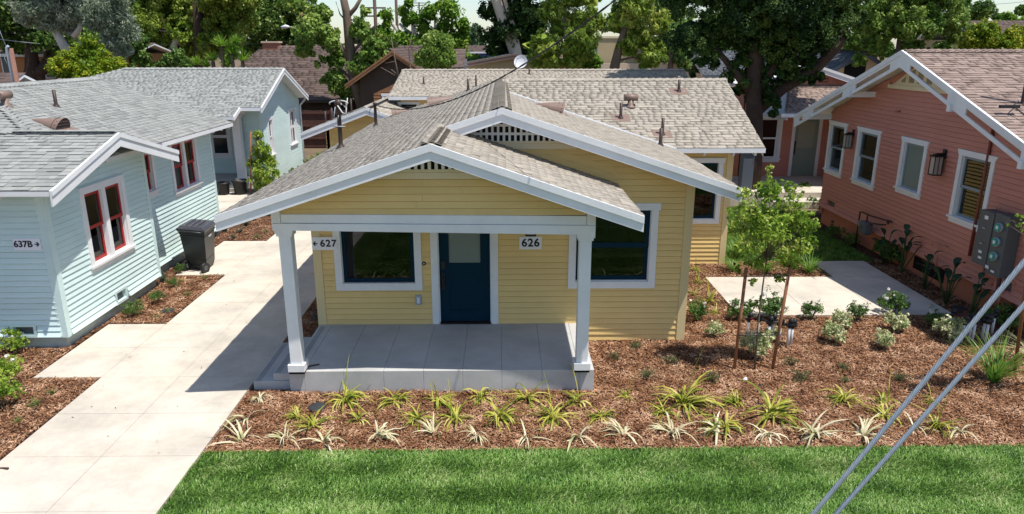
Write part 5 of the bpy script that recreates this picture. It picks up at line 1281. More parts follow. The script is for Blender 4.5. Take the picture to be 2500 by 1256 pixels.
def cable(label, pts, r, sag, mt='cable', n=26, name='overhead_cable', twist=0):
    a, b = Vector(pts[0]), Vector(pts[1]); q = MB()
    t = None
    for s in ((0,) if not twist else (0, math.pi)):
        path = []
        for k in range(n + 1):
            f = k / n; p = a.lerp(b, f) - Vector((0, 0, sag * 4 * f * (1 - f)))
            if twist: p = p + Vector((0, math.cos(f * twist + s), math.sin(f * twist + s))) * r * .9
            path.append(p)
        q.tube(path, r, 6)
    o = q.build(name, M[mt]); return props(o, label, 'cable')
cable('black twisted service cable sagging from the short roof mast to upper right', [(-3.39, 19.44, 3.62), at(1640, -110, 7.6)], .0075, .62, twist=110, n=150)
cable('pair of dark wires crossing the dark tree at upper left, the upper one', [at(-60, 74, 40), at(190, 84, 40)], .015, .1)
cable('pair of dark wires crossing the dark tree at upper left, the middle one', [at(-60, 86, 40), at(180, 112, 40)], .02, .1, 'steel')
cable('thin wire in front of the trees left of the brown house chimney', [at(300, 103, 47), at(740, 98, 47)], .015, .25)
cable('thin wire crossing the patch of sky at upper right', [at(2395, 12, 60), at(2560, -4, 60)], .015, .1)
# two steel guy wires close to the camera
def guy(label, a, b, Y):
    A, B = at(*a, Y), at(*b, Y); d = (B - A).normalized(); P0 = A - d * ((A.z - .0) / d.z); P1 = A + d * 7.5
    r = .0037; q = MB()
    for k in range(7):
        path = []; m = 800
        for i in range(m + 1):
            p = P0.lerp(P1, i / m); ang = i * .62 + k * 2 * math.pi / 6
            s = d.cross(Vector((0, 1, 0))).normalized()
            path.append(p if k == 6 else p + (s * math.cos(ang) + Vector((0, 1, 0)) * math.sin(ang)) * r * 1.25)
        q.tube(path, r * .8, 5)
    return props(q.build('guy_wire', M['steel']), label, 'guy wire', 'guy wires crossing the lower right corner')
guy('twisted steel guy wire, the upper left of the two crossing the lower right corner', (1985, 1256), (2500, 640), 1.9)
guy('twisted steel guy wire, the lower right of the two crossing the lower right corner', (2040, 1256), (2500, 745), 2.05)

# ---- small plants
def shrub_proto(name, r, h, n, size, leaf, stems=5, puff=.3, aspect=.5, flowers=0, shell=.35, per=14):
    t = bpy.data.objects.new(name, None); C.objects.link(t); OFF[t] = Vector((0, 0, 0))
    bb = []
    for k in range(7):
        a = k * 2.4; rr = r * (.0 if k == 0 else random.uniform(.35, .6))
        bb.append((math.cos(a) * rr, math.sin(a) * rr, h * random.uniform(.4, .72), r * .5, r * .5, h * .34))
    V, F = leaves(bb, n, size, puff, per, aspect, shell=shell)
    V[:, 2] = np.maximum(V[:, 2], .01)
    link('foliage', fastmesh('foliage', V, F, [L[leaf]]), t)
    q = MB()
    for k in range(stems):
        a = random.uniform(0, 6.3); q.tube([(0, 0, 0), (math.cos(a) * r * .3, math.sin(a) * r * .3, h * .4), (math.cos(a) * r * .6, math.sin(a) * r * .6, h * .8)], [.008, .006, .003], 5)
    q.build('stems', M['bark'], t)
    if flowers:
        for _ in range(flowers):
            a = random.uniform(0, 6.3); V, F = leaves([(math.cos(a) * r * .6, math.sin(a) * r * .6, h * random.uniform(.65, .98), .03, .03, .026)], 12, .05, .6, 12, .8)
            link('flower', fastmesh('flower', V, F, [L['flower']]), t)
    return t
def blade_proto(name, n, ln, w_, leaf, spread=1.0, droop=1.0, upright=.3, seg=5, tall=0):
    t = bpy.data.objects.new(name, None); C.objects.link(t); OFF[t] = Vector((0, 0, 0))
    V = []; F = []; pref = random.uniform(0, 6.28)
    for i in range(n):
        a = random.uniform(0, 2 * math.pi) if i % 3 else random.gauss(pref, .6); e = random.uniform(upright, 1.25); l = ln * random.uniform(.4, 1.15)
        if i < tall: e = 1.45; l = ln * 1.25
        p = Vector((random.gauss(0, .02), random.gauss(0, .02), 0)); h = Vector((math.cos(a), math.sin(a), 0)); s = Vector((-math.sin(a), math.cos(a), 0))
        ww = w_ * random.uniform(.7, 1.2); dr = droop * random.uniform(.5, 1.3) * (.25 if i < tall else 1); tw = random.uniform(-.4, .4)
        b = len(V)
        for k in range(seg + 1):
            f = k / seg; wd = ww * (1 - f ** 2.2) * (.55 + .45 * min(1, f * 4)) + .001
            sv = (s * math.cos(tw) + Vector((0, 0, 1)) * math.sin(tw)) * wd * .5
            V += [p - sv, p + sv]
            ang = e - dr * f * 1.5
            p = p + (h * math.cos(ang) * spread + Vector((0, 0, math.sin(ang)))) * (l / seg)
            if p.z < .012: p.z = .012
        for k in range(seg): F.append((b + 2 * k, b + 2 * k + 1, b + 2 * k + 3, b + 2 * k + 2))
    me = fastmesh('blades', np.array([tuple(v) for v in V]), F, [L[leaf]])
    link('blades', me, t)
    return t
def place(protos, spots, name, labelf, cat, group, smin=.78, smax=1.15):
    """spots: (x,y[,scale]) world; first use of a prototype moves it, later ones copy it"""
    for i, sp in enumerate(spots):
        pr = protos[i % len(protos)]
        if pr.get('used'): o = copytree(pr)
        else: o = pr; pr['used'] = 1
        o.name = name
        s = (sp[2] if len(sp) > 2 else 1) * random.uniform(smin, smax)
        o.location = (sp[0], sp[1], sp[3] if len(sp) > 3 else 0); o.rotation_euler = (0, 0, random.uniform(0, 6.28)); o.scale = (s, s, s)
        props(o, labelf(i, sp), cat, group)
    for i in range(min(len(protos), len(spots))): pass
    for p in protos:
        if 'used' in p: pass
def clean():
    for o in bpy.data.objects:
        if 'used' in o: del o['used']
def G(l): return [tuple(atz(*p[:2])[:2]) + tuple(p[2:]) for p in l]
cream = G([(592, 1078, 1.25), (604, 1025, 1.35), (632, 978, .9), (695, 1075), (790, 1085), (925, 1068, 1.15), (1060, 1062), (1165, 1068), (1285, 1070), (1412, 1070, 1.15), (1520, 1064, 1.1), (1637, 1058, 1.1), (1752, 1062, 1.2), (1876, 1068, 1.1), (1985, 1063, 1.25), (2106, 1066), (2230, 1045), (2342, 1056, 1.15)])
place([blade_proto('p', random.choice((10, 15, 22)), random.choice((.34, .42)), .025, 'cream', upright=.15, droop=random.choice((.8, 1.2, 1.6))) for _ in range(8)], cream, 'striped_flax',
      lambda i, s: 'cream striped flax tuft in the front mulch bed, %s from the driveway in its row' % ORD[i], 'plant', 'cream striped flax plants along the lawn edge', .95, 1.3)
yel = G([(725, 1022), (765, 1045), (842, 985), (878, 1030), (962, 985), (1065, 985, 1.25), (1020, 1028), (1112, 1030, 1.1), (1175, 972, 1.2), (1218, 1025, 1.15), (1288, 978, 1.1), (1350, 1028), (1410, 985, 1.3), (1465, 1024), (1530, 975, .8), (1618, 1012), (1668, 990, 1.3), (1768, 1048, 1.3), (1795, 988, 1.1), (1882, 1020, 1.7), (2062, 982, 1.2), (2158, 988, 1.2), (2160, 1022, 1.1), (2278, 985)])
place([blade_proto('p', random.choice((34, 50, 68)), random.choice((.32, .40, .48)), .021, 'flax', upright=.05, droop=random.choice((1.3, 1.7, 2.1)), tall=random.choice((0, 0, 1))) for _ in range(9)], yel, 'yellow_flax',
      lambda i, s: 'yellow green strappy plant in the mulch, %s from the driveway in its row' % ORD[i], 'plant', 'yellow green strappy plants in front of the porch', .85, 1.3)
place([blade_proto('p', 42, .42, .017, 'flax', upright=.3, droop=1.0, tall=2) for _ in range(1)], G([(2290, 1045, 1.1)]), 'yellow_flax', lambda i, s: 'yellow green strappy plant under the guy wires, nearest the right end of the bed', 'plant', 'yellow green strappy plants in front of the porch')
side = G([(1697, 662, .8), (1706, 695), (1730, 738), (1748, 765, .8), (1695, 720, .7)])
place([blade_proto('p', 36, .42, .018, 'flax', upright=.3, droop=.9, tall=2) for _ in range(3)], side, 'yellow_flax', lambda i, s: 'yellow green strappy plant between the yellow wall and the patio, %s from the back' % ORD[i], 'plant', 'strappy plants beside the yellow corner')
varie = G([(1745, 822), (1842, 872, 1.15), (2030, 838), (2155, 852, 1.1), (2185, 808), (2312, 832, 1.15), (2050, 802), (1880, 835, .7)])
place([shrub_proto('p', .23, .36, 1500, .046, 'varie', aspect=.5) for _ in range(4)], varie, 'variegated_shrub', lambda i, s: ['small cream variegated shrub nearest the yellow corner', 'cream variegated shrub in front of the white valve pipes at the staked tree', 'cream variegated shrub in the middle of the bed, lower of a touching pair', 'cream variegated shrub in front of its row, right of the middle pair', 'cream variegated shrub near the shadow edge of the pink house', 'cream variegated shrub behind the upper guy wire', 'cream variegated shrub behind the middle pair', 'small cream variegated shrub behind the white valve pipes'][i], 'shrub', 'cream variegated shrubs')
rose = G([(1700, 785, 1.1), (1800, 782, 1.05), (1882, 778, 1.3), (1980, 782), (2092, 785, .95), (2176, 772, 1.05), (2282, 800, .9), (1830, 770, .9)])
place([shrub_proto('p', .27, .48, 1500, .042, 'shrub', flowers=4, shell=.3) for _ in range(4)], rose, 'rose_bush', lambda i, s: ['leafy green rose bush against the yellow corner board', 'low rose bush at the near left corner of the patio', 'tallest white flowering rose bush, behind the staked tree', 'rose bush at the middle of the near patio edge', 'rose bush at the near patio edge, second from the shadow', 'rose bush at the near patio edge beside the shadow line', 'rose bush in the shade of the pink house', 'rose bush behind the left stake'][i], 'shrub', 'rose bushes along the near edge of the patio')
rosel = G([(40, 862, 1.1), (18, 952, 1.1), (0, 1000, 1.1)])
place([shrub_proto('p', .26, .43, 1500, .042, 'young', flowers=3) for _ in range(2)], rosel, 'rose_bush', lambda i, s: ['light green rose bush in front of the blue house vent', 'rose bush with a white flower at the left picture edge, beside the spotlight', 'rose bush cut by the left picture edge, nearest the camera'][i], 'shrub', 'rose bushes in front of the blue house')
herb = G([(1500, 878), (1553, 852, .9), (1580, 925, 1.2), (1636, 888, .9), (1740, 932, 1.2), (1930, 893, .9), (1955, 932, 1.1), (2058, 905, 1.0), (2195, 932, 1.1), (2062, 935, .7)])
place([shrub_proto('p', .16, .15, 800, .022, 'thyme', aspect=.3) for _ in range(3)], herb, 'low_herb', lambda i, s: 'small sparse dark herb tuft in the open mulch, %s counted from the porch' % ORD[i], 'plant', 'low herb tufts in the right hand mulch')
bush = G([(325, 775, 1.15), (385, 742, .95), (425, 705, .75), (412, 640, 1.0), (405, 612, .9), (440, 668, .7)])
place([shrub_proto('p', .24, .40, 2200, .032, 'shrub', aspect=.3) for _ in range(3)], bush, 'green_shrub', lambda i, s: 'bushy fine leaved green shrub beside the blue wall, %s from the camera' % ORD[i], 'shrub', 'fine leaved shrubs along the blue wall')
tuft = G([(383, 778), (412, 765), (456, 723), (500, 682), (445, 690, .8), (90, 992), (126, 962), (40, 1035), (626, 582), (650, 568), (670, 556, .8)])
place([blade_proto('p', 70, .16, .006, 'tuft', upright=.5, droop=.6, seg=3) for _ in range(3)], tuft, 'grass_tuft', lambda i, s: 'small light green grass tuft in the left beds, %s of them from the list beginning at the blue wall' % ORD[i] if False else ['small grass tuft at the driveway corner of the near blue wall bed', 'small grass tuft beside the round black lid', 'small grass tuft in the middle of the blue wall bed', 'small grass tuft at the far tip of the blue wall bed', 'small grass tuft in front of the bin', 'small grass tuft left of the driveway, middle of three', 'small grass tuft left of the driveway, farthest of three', 'small grass tuft left of the driveway, nearest of three', 'small grass tuft in the far bed, left of the porch post', 'small grass tuft in the far bed, against the porch beam', 'small grass tuft in the far bed, half hidden by the porch beam'][i], 'plant', 'small grass tufts')
blu = G([(520, 582), (548, 568), (572, 585), (585, 570), (600, 552), (622, 540), (632, 527, .9), (655, 530, .9), (640, 508, .9), (470, 650, 1.1), (395, 690, 1.1), (545, 548)])
place([blade_proto('p', 110, .30, .007, 'bluetuft', upright=.8, droop=.35, seg=3) for _ in range(3)], blu, 'blue_tuft', lambda i, s: ('dark blue green grass clump in the bed behind the bin, %s from the left' % ORD[i]) if i < 9 else ['dark blue green grass clump at the foot of the bin', 'dark blue green grass clump under the pair of red windows corner', 'dark blue green grass clump at the back left of the bed behind the bin'][i - 9], 'plant', 'blue green grass clumps')
lil = [tuple(atz(*p[:2])[:2]) + (p[2],) for p in ((1790, 665, 1.0), (1868, 668, .85), (1975, 668, 1.15), (1940, 655, .9), (1795, 630, .9))]
place([blade_proto('p', 90, .75, .016, 'strap', upright=.75, droop=.75) for _ in range(2)], lil, 'strap_lily', lambda i, s: ['arching bright green strap leaved clump at the far left corner of the patio', 'arching bright green clump behind the trunk of the staked tree', 'large arching clump where the patio meets the shaded path', 'arching clump behind the right stake', 'strap leaved clump beside the yellow wing corner'][i], 'plant', 'strap leaved clumps behind the patio')
place([blade_proto('p', 170, .85, .014, 'strap', upright=.85, droop=.6)], G([(2425, 935, 1.0)]), 'strap_lily', lambda i, s: 'large bright green strap leaved clump below the second guy wire', 'plant', None)
place([blade_proto('p', 60, .7, .012, 'cream', upright=.75, droop=.9)], G([(2515, 880, 1.0)]), 'striped_grass', lambda i, s: 'pale striped grass cut by the right picture edge beside the stake', 'plant', None)
dk = G([(2035, 585), (2075, 600), (2110, 590), (2150, 630), (2180, 645), (2055, 560), (2500, 820), (2440, 800), (1985, 505), (1960, 480), (2010, 520)])
place([shrub_proto('p', .32, .42, 1200, .06, 'darkgreen') for _ in range(3)], dk, 'dark_shrub', lambda i, s: 'low dark leafy shrub in the shade along the pink wall, %s of the row counted irregularly from the gas meter' % ORD[i] if False else ['low dark shrub in the shade left of the gas meter', 'low dark shrub under the gas meter', 'low dark shrub between the gas meter and the wall', 'low dark shrub right of the gas meter', 'low dark shrub left of the broad leaved plants', 'low dark shrub at the back corner of the pink wall', 'dark shrub at the right picture edge under the meter cabinet', 'dark shrub right of the shaded valve pipes', 'dark shrub at the far corner of the pink wall', 'dark shrub beside the pink cottage porch', 'dark shrub below the far pink wall vent'][i], 'shrub', 'dark shrubs along the shaded pink wall')
gb = [(-8.55, 27.0 + k * 1.1) for k in range(8)] + [(-9.6, 26.1), (-8.7, 26.1), (-8.2, 26.4)]
place([shrub_proto('p', .25, .34, 800, .055, 'mid') for _ in range(2)], gb, 'bed_plant', lambda i, s: ('small green plant in the narrow bed under the blue gable wall, %s from the front' % ORD[i]) if i < 8 else ['small plant behind the black pots, left', 'small plant behind the black pots, right', 'small plant at the foot of the small staked tree'][i - 8], 'plant', 'small plants in the bed of the blue cottage')
# bird of paradise plants
def paradise():
    t = bpy.data.objects.new('p', None); C.objects.link(t); OFF[t] = Vector((0, 0, 0))
    V = []; F = []; q = MB()
    for i in range(9):
        a = random.uniform(0, 6.28); lean = random.uniform(.08, .42); hh = random.uniform(.45, .95)
        d = Vector((math.cos(a) * lean, math.sin(a) * lean, 1)).normalized(); top = d * hh; bend = Vector((math.cos(a), math.sin(a), 0))
        q.tube([(0, 0, 0), tuple(top * .5), tuple(top)], [.014, .011, .008], 6)
        s = Vector((-math.sin(a), math.cos(a), 0)); ll = random.uniform(.28, .42); b = len(V)
        for k in range(6):
            f = k / 5; wd = .07 * math.sin(math.pi * (f * .9 + .08)); p = top + (d * (1 - f * .6) + bend * f * .5) * ll * f
            V += [p - s * wd, p + Vector((0, 0, -.012)), p + s * wd]
        for k in range(5):
            for j in (0, 1): F.append((b + 3 * k + j, b + 3 * k + j + 1, b + 3 * k + j + 4, b + 3 * k + j + 3))
    link('leaves', fastmesh('leaves', np.array([tuple(v) for v in V]), F, [L['paradise']]), t); q.build('stems', M['turf'], t)
    return t
place([paradise() for _ in range(3)], [(9.28, 16.5, 1.15), (9.3, 15.75, 1.1), (9.2, 14.6, 1.1), (9.1, 13.65, 1.1), (9.15, 12.95, 1.05)], 'bird_of_paradise', lambda i, s: 'broad leaved bird of paradise plant against the pink wall, %s from the gas meter' % ORD[i], 'plant', 'bird of paradise plants along the pink wall')
clean()

# ---- staked young trees
def young_tree(label, Yc, trunkpath, balls, n, size, leaf, stakes, tie=None, name='young_tree', tr=.018, droop=.1, aspect=.42, twigs=20, puff=.26, per=9):
    b0 = atz(*trunkpath[0]); t = thing(name, label, 'tree', (b0.x, b0.y, 0))
    q = MB(); pts = [b0] + [at(px, py, Yc) for px, py in trunkpath[1:]]; q.tube(pts, list(np.linspace(tr, tr * .55, len(pts))), 8)
    bb = [ball(*b, Yc, dy=random.uniform(-.25, .25)) for b in balls]
    V, F = leaves(bb, n, size, puff, per, aspect, droop, shell=.25, upb=.6, jitter=.8)
    for b in bb[:twigs]:
        m = pts[-1].lerp(Vector(b[:3]), .5) + Vector((0, 0, .05)); q.tube([pts[-1] + Vector((0, 0, -.05)), m, b[:3]], [tr * .45, tr * .3, .003], 5)
        for _ in range(3):
            e = Vector(b[:3]) + Vector(unit(1)[0]) * b[3] * .9; q.tube([Vector(b[:3]), e], [.004, .002], 4)
    q.build('trunk', M['bark'], t)
    link('crown', fastmesh('crown', V - np.array(t.location), F, [L[leaf]]), t)
    st = []
    for i, (a, b, lab) in enumerate(stakes):
        A = atz(*a); B = at(b[0], b[1], Yc); s = thing('tree_stake', lab, 'stake', A)
        MB().tube([A - Vector((0, 0, .05)), B], .026, 10).build('stake_pole', M['stake'], s); st.append((A, B))
    if tie:
        for z in tie:
            q = MB(); P = [A.lerp(B, (z - A.z) / (B.z - A.z)) for A, B in st]; m = pts[0].lerp(pts[-1], z / pts[-1].z)
            for e in P: q.tube([e + Vector((0, -.03, 0)), (e + m) / 2 + Vector((0, -.03, -.01)), m + Vector((0, -.03, 0))], .008, 5); q.tube([e + Vector((0, .03, .01)), m + Vector((0, .03, .01))], .008, 5)
            q.build('tree_tie', M['plasticblack'], t)
    return t
young_tree('bushy young tree tied between two reddish wooden stakes in the front bed', 10.8,
           [(1842, 905), (1850, 800), (1862, 700), (1872, 630)],
           [(1880, 560, 52), (1838, 520, 42), (1932, 520, 42), (1880, 480, 38), (1962, 552, 34), (1828, 600, 38), (1900, 618, 42), (1950, 600, 34), (1800, 560, 26), (1882, 440, 18), (1922, 455, 20), (1850, 560, 40), (1860, 470, 26), (1985, 540, 26), (1985, 600, 24), (1940, 470, 24), (1820, 470, 22), (1790, 520, 22), (1930, 640, 26), (1795, 620, 22), (1850, 640, 30), (1880, 412, 9), (1800, 655, 16), (1905, 680, 16), (1835, 690, 12)],
           6500, .07, 'young', [((1792, 905), (1822, 655), 'reddish wooden stake left of the staked young tree'), ((1885, 905), (1928, 655), 'reddish wooden stake right of the staked young tree')], tie=(.62, 1.60))
young_tree('slim young tree with drooping leaves beside the blue gable wall', 25.3,
           [(628, 478), (628, 440), (630, 380), (628, 330)],
           [(628, 330, 12), (640, 360, 18), (625, 372, 14), (650, 390, 20), (618, 400, 16), (640, 415, 22), (665, 400, 14), (630, 440, 20), (610, 395, 10), (655, 440, 18), (672, 425, 12), (640, 460, 16)],
           3000, .15, 'young', [((612, 476), (612, 322), 'thin wooden stake beside the slim young tree at the blue gable')], name='young_tree', tr=.03, droop=.7, aspect=.3, puff=.4)
young_tree('young tree at the right picture edge, only its leftmost leaves in view', 9.6,
           [(2560, 930), (2550, 760), (2540, 620)], [(2475, 540, 13), (2500, 560, 16), (2495, 525, 12), (2460, 548, 8), (2540, 540, 40), (2560, 580, 40), (2600, 520, 50), (2580, 620, 40)], 1500, .06, 'young', [((2478, 905), (2512, 640), 'wooden stake at the right picture edge')])

# ================================================================== SMALL OBJECTS
# wheeled bin
t = thing('wheeled_bin', 'charcoal wheeled rubbish bin with a closed lid beside the blue house', 'bin', (-7.3, 16.9, 0))
A_, B2, C2, D2 = [atz(*p, 1.06) for p in ((428, 556), (499, 563), (528, 541), (466, 536))]
cen = (A_ + B2 + C2 + D2) / 4
def ring(s, z, sx=1): return [Vector((cen.x + (p.x - cen.x) * s, cen.y + (p.y - cen.y) * s, z)) for p in (A_, B2, C2, D2)]
q = MB(); lv = [(.70, .14), (.73, .30), (.86, .88), (.90, .90), (.90, .98)]
for (s0, z0), (s1, z1) in zip(lv, lv[1:]): q.hexa(ring(s0, z0) + ring(s1, z1))
q.build('body', M['bin'], t, .012)
q = MB(); q.hexa(ring(.98, .982) + ring(1.0, 1.04)); q.hexa(ring(.93, 1.0405) + ring(.80, 1.10)); 
e = (B2 - A_).normalized(); g_ = (D2 - A_).normalized()
for f in (.3, .5, .7):
    p0 = A_.lerp(B2, f); p1 = D2.lerp(C2, f); q.tube([p0.lerp(p1, .12) + Vector((0, 0, .045)), p0.lerp(p1, .22) + Vector((0, 0, .06)), p0.lerp(p1, .8) + Vector((0, 0, .06))], .016, 6)
q.build('lid', M['binlid'], t, .01)
q = MB(); q.tube([A_.lerp(B2, .1) - g_ * .05 + Vector((0, 0, -.06)), A_.lerp(B2, .9) - g_ * .05 + Vector((0, 0, -.06))], .018, 8); q.build('handle', M['bin'], t)
for f in (.10, .90):
    c0 = A_.lerp(B2, f); c0 = Vector((cen.x + (c0.x - cen.x) * .80, cen.y + (c0.y - cen.y) * .80, .125)) - g_ * .02
    wh = MB().tube([c0 - e * .035, c0 + e * .035], .125, 18).build('wheel', M['plasticblack'], t)
    MB().tube([c0 - e * .038, c0 + e * .038], .055, 12).build('hub', M['boxgrey'], wh)
q = MB(); q.tube([A_.lerp(B2, .12) * 1 + Vector((0, 0, -.93)) + g_ * .08, A_.lerp(B2, .88) + Vector((0, 0, -.93)) + g_ * .08], .015, 6); q.hexa(ring(.62, .05) + ring(.68, .14)); q.build('axle', M['plasticblack'], t)
P0 = B2.lerp(C2, .35); nn = e
q = MB(); c1 = Vector((cen.x + (P0.x - cen.x) * .905, cen.y + (P0.y - cen.y) * .905, .84)); s_ = (C2 - B2).normalized()
me = textmesh('CUSTOM', .05, .001, .03); me.materials.append(M['signwhite']); o = link('lettering', me, t)
N2 = s_.cross(Vector((0, 0, 1))); Pc = c1 + s_ * .05 + N2 * .016 - Vector(t.location)
o.matrix_basis = Matrix(((s_.x, 0, N2.x, Pc.x), (s_.y, 0, N2.y, Pc.y), (0, 1, 0, Pc.z), (0, 0, 0, 1)))
# nursery pots
for i, (px, py, lab) in enumerate(((548, 476, 'black nursery pot in front of the blue cottage porch, left one'), (588, 475, 'slightly larger black nursery pot in front of the blue cottage porch, right one'))):
    P = atz(px, py); t = thing('nursery_pot', lab, 'pot', P, 'black nursery pots'); s = (1.0, 1.15)[i]
    MB().lathe(P, [(.17 * s, 0), (.215 * s, .40 * s), (.24 * s, .40 * s), (.24 * s, .46 * s), (.20 * s, .46 * s), (.19 * s, .40 * s)], 20).build('pot', M['plasticblack'], t)
    MB().lathe(P + Vector((0, 0, .38 * s)), [(.19 * s, 0), (.18 * s, .02), (0, .03)], 14).build('compost', M['soil'], t)
# irrigation valve manifolds
def valves(label, spots, dark=False):
    c = atz(*spots[0]); t = thing('irrigation_valves', label, 'irrigation valves', c)
    for k, (px, py) in enumerate(spots):
        P = atz(px, py); h = .34 + .03 * (k % 2)
        MB().tube([P, P + Vector((0, 0, h))], .024, 10).build('riser_pipe', M['pvc'], t)
        q = MB(); q.tube([P + Vector((0, 0, h)), P + Vector((.0, 0, h + .10))], .032, 10); q.tube([P + Vector((-.06, 0, h + .05)), P + Vector((.07, 0, h + .05))], .028, 8); q.lathe(P + Vector((.02, 0, h + .10)), [(.045, 0), (.05, .03), (.03, .07), (.015, .075)], 10)
        q.build('valve', M['plasticblack'], t)
    a = atz(*spots[0]); b = atz(*spots[-1]); q = MB(); q.tube([a + Vector((0, 0, .40)), b + Vector((0, 0, .40))], .02, 8); q.build('manifold_pipe', M['plasticblack'], t)
    q = MB(); q.tube([a + Vector((.0, -.05, .42)), a + Vector((.12, -.07, .36)), a + Vector((.22, -.05, .43))], .008, 5); q.build('wire', M['red'], t)
valves('row of white riser pipes with black irrigation valves behind the staked tree', [(1824, 828), (1848, 832), (1874, 838), (1882, 836), (1900, 842), (1922, 848), (1930, 845)])
valves('row of white riser pipes with black irrigation valves in the shade of the pink house', [(2316, 818), (2345, 840), (2364, 836), (2372, 838), (2396, 832), (2404, 838), (2420, 818)])
for (px, py, lab, s) in ((410, 762, 'round black valve lid in the bed beside the blue house', 1), (775, 998, 'round black valve lid in the mulch in front of the porch', 1.05), (2345, 756, 'round black lid in the shade below the pink wall', 1.2), (790, 760, 'round lid in the dark bed left of the yellow wall', .8)):
    P = atz(px, py); t = thing('valve_lid', lab, 'lid', P); MB().lathe(P, [(.125 * s, 0), (.125 * s, .035), (.11 * s, .045), (0, .046)], 20).build('lid', M['lidgrey'], t)
t = thing('garden_spotlight', 'small silver garden spotlight at the left picture edge', 'garden light', atz(8, 955))
P = atz(8, 955); q = MB(); q.tube([P, P + Vector((0, 0, .12))], .012, 6); q.tube([P + Vector((-.06, -.04, .06)), P + Vector((.08, .03, .26))], [.032, .045], 12); q.build('lamp', M['steel'], t)
t = thing('garden_spotlight', 'small garden light tipped white in front of the staked tree', 'garden light', atz(1818, 932)); P = atz(1818, 932); MB().tube([P + Vector((-.03, 0, .02)), P + Vector((.03, .015, .045))], [.02, .03], 10).build('lamp', M['signwhite'], t)
t = thing('ground_spike_light', 'tiny black ground light in the mulch right of the staked tree', 'garden light', atz(1858, 946)); MB().lathe(atz(1858, 946), [(.03, 0), (.03, .04), (.0, .045)], 10).build('lamp', M['plasticblack'], t)
for i, (px, py, r) in enumerate(((707, 413, .16), (735, 385, .14))):
    P = atz(px, py, .02); 
t = thing('garden_stone', 'pale stone in the bed under the blue gable wall', 'stone', (-8.25, 29.2, 0))
q = MB(); q.lathe((-8.25, 29.2, 0), [(.16, 0), (.2, .08), (.15, .18), (.05, .22)], 9); q.build('stone', M['rock'], t)
t = thing('garden_hose', 'black coiled hose against the left yellow wall', 'hose', (-3.5, 12.9, 0)); q = MB()
q.tube([Vector((-3.48, 13.0, .05)) + Vector((.20 * math.cos(a * .5), .22 * math.sin(a * .5), .004 * a)) for a in range(38)], .012, 6); q.build('hose', M['plasticblack'], t)
q = MB(); 
for k in range(4): q.tube([(-3.7 + .12 * k, 12.0 + .05 * k, .01), (-3.5 + .05 * k, 12.3, .05 + .02 * k), (-3.55, 12.7 - .1 * k, .02)], .006, 5)
q.build('drip_line', M['plasticblack'], t)
q = MB(); q.tube([atz(-30, 1146, .02), atz(5, 1143, .02), atz(20, 1144, .03)], [.008, .01, .014], 6); props(q.build('twig', M['barkdark']), 'short dark twig on the concrete at the left picture edge', 'twig')
q = MB(); q.hexa([(-3.02, 10.12, .352), (-2.86, 10.2, .352), (-2.86, 10.23, .352), (-3.02, 10.16, .352), (-3.02, 10.12, .362), (-2.86, 10.2, .365), (-2.86, 10.23, .365), (-3.02, 10.16, .362)]); props(q.build('bark_scrap', M['barkdark']), 'dark scrap lying beside the foot of the left porch post', 'scrap')

# ---- lawn, mulch, litter
def blades_field(name, label, x0, x1, y0, y1, n, h, leaf, ex=None, lean=1.0, cat='grass'):
    x = rng.uniform(x0, x1, n); y = rng.uniform(y0, y1, n) + rng.normal(0, .012, n)
    fld = np.sin(x * 2.1 + 1.3 * np.sin(y * 3.1)) + np.sin(y * 5.0 + x * .9) + .8 * np.sin(x * .8 - y * 2.2)
    a = fld * .35 + .9 * np.sin(y * 11) + rng.normal(0, 1.1, n); l = (.5 + .12 * np.clip(fld * .4 + .5, 0, 1) + .3 * rng.random(n)) * lean
    H_ = h * (.65 + .7 * rng.random(n)); ww = .0050 * (.7 + .6 * rng.random(n))
    dx, dy = np.cos(a), np.sin(a); b = rng.uniform(0, 6.28, n); sx, sy = np.cos(b) * ww, np.sin(b) * ww
    z0 = np.zeros(n)
    m = .55
    P0 = np.stack([x - sx, y - sy, z0], 1); P1 = np.stack([x + sx, y + sy, z0], 1)
    mx, my, mz = x + dx * l * H_ * .35, y + dy * l * H_ * .35, H_ * .6
    P2 = np.stack([mx + sx * .9, my + sy * .9, mz], 1); P3 = np.stack([mx - sx * .9, my - sy * .9, mz], 1)
    tx, ty, tz = x + dx * l * H_, y + dy * l * H_, H_ * (1 - .25 * l)
    P4 = np.stack([tx + sx * .12, ty + sy * .12, tz], 1); P5 = np.stack([tx - sx * .12, ty - sy * .12, tz], 1)
    V = np.stack([P0, P1, P2, P3, P4, P5], 1).reshape(-1, 3); i = np.arange(n)[:, None] * 6
    F = np.concatenate([i + np.array([[0, 1, 2, 3]]), i + np.array([[3, 2, 4, 5]])], 0)
    o = link(name, fastmesh(name, V, F, [L[leaf]])); return props(o, label, cat, kind='stuff')
blades_field('lawn_grass', 'mown green lawn grass along the bottom of the picture', -3.93, 9.2, 6.4, 8.28, 150000, .048, 'grassblade')
blades_field('lawn_grass', 'mown green lawn grass nearer the camera', -3.93, 9.2, 3.5, 6.4, 40000, .05, 'grassblade')
blades_field('back_lawn_grass', 'green lawn grass between the yellow wing and the pink house', 5.6, 9.2, 16.85, 23.0, 30000, .06, 'strap')
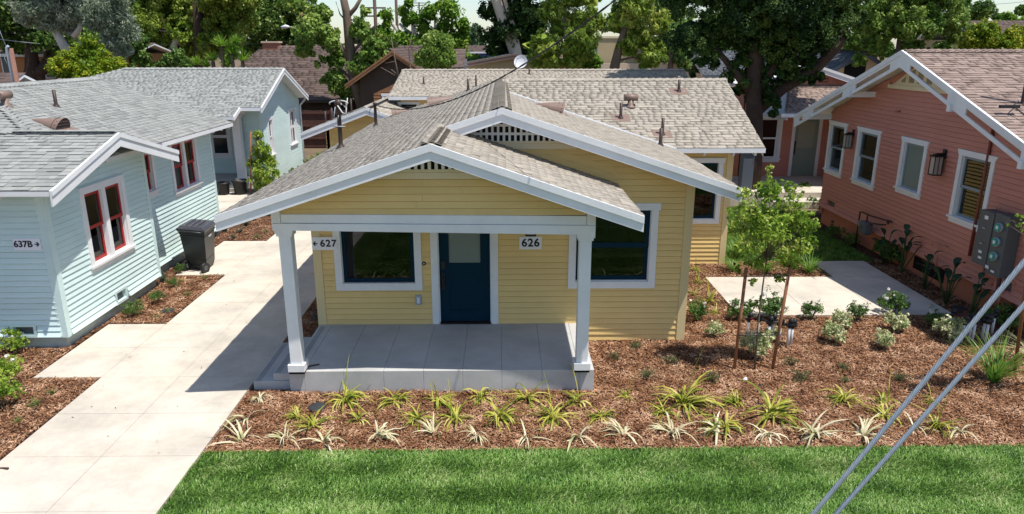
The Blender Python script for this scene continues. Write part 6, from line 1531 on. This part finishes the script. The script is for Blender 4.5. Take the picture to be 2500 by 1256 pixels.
def chips(name, label, rects, dens, holes, size=1.0, leaf='chip', cat='mulch'):
    X = []
    for (x0, y0, x1, y1, k) in rects:
        n = int((x1 - x0) * (y1 - y0) * dens * k); X.append(np.stack([rng.uniform(x0, x1, n), rng.uniform(y0, y1, n)], 1))
    P = np.vstack(X); keep = np.ones(len(P), bool)
    for (x0, y0, x1, y1) in holes: keep &= ~((P[:, 0] > x0) & (P[:, 0] < x1) & (P[:, 1] > y0) & (P[:, 1] < y1))
    P = P[keep]; n = len(P)
    a = rng.uniform(0, 6.28, n); l = (.010 + .026 * rng.random(n) ** 1.8) * size; w_ = (.0035 + .006 * rng.random(n)) * size
    tz = rng.normal(0, .28, n); rz = rng.normal(0, .4, n); zc = .004 + .026 * rng.random(n)
    zc += .012 * (np.sin(P[:, 0] * 3.1) * np.sin(P[:, 1] * 2.7) + .5)
    d = np.stack([np.cos(a), np.sin(a), tz], 1); s = np.stack([-np.sin(a), np.cos(a), rz], 1); c = np.stack([P[:, 0], P[:, 1], zc], 1)
    D = d * l[:, None]; S_ = s * w_[:, None]
    V = np.stack([c - D - S_, c + D - S_ * .6, c + D * 1.1 + S_ * .5, c - D * .9 + S_], 1).reshape(-1, 3)
    o = link(name, fastmesh(name, V, np.arange(n * 4).reshape(-1, 4), [L[leaf]])); return props(o, label, cat, kind='stuff')
HOLES = [(-4, 9.97, 1.41, 12), (-3.26, 11.9, 3.25, 17), (4.64, 13.05, 8.93, 15.51), (7.59, 15.4, 8.93, 16.8), (5.5, 16.75, 9.25, 23)]
chips('mulch_chips', 'reddish brown bark mulch over the right hand beds', [(-3.92, 8.27, 9.6, 10.2, 1.0), (-3.92, 10.2, 9.6, 13.5, .8), (3.2, 13.5, 9.6, 17, .5), (9.6, 8.27, 14, 11.6, .35)], 3200, HOLES)
HL = [(-7.56, 10.5, -6.4, 12.85), (-15, 11.72, -7.66, 15.15), (-15, 15.1, -7.97, 19.6), (-7.63, 15.86, -6.4, 18.92), (-10.7, 22.4, -6.4, 25.8)]
chips('mulch_chips', 'reddish brown bark mulch over the left hand beds', [(-10, 8.0, -6.46, 12, 1.0), (-7.9, 12, -6.46, 16, .9), (-8, 16, -6.46, 22.4, .4), (-9.6, 25.9, -8.2, 33, .2)], 2200, HL)
chips('mulch_chips', 'dark bark mulch in the strip left of the yellow wall', [(-3.94, 11.7, -3.27, 15, .8)], 1800, [])
chips('leaf_litter', 'scattered dry leaves and specks on the driveway', [(-7.5, 8, -4, 16, 1)], 2.2, [(-7.7, 8, -6.5, 10.5), (-7.7, 12.9, -6.5, 15.8)], .8, 'litter', 'leaf litter')
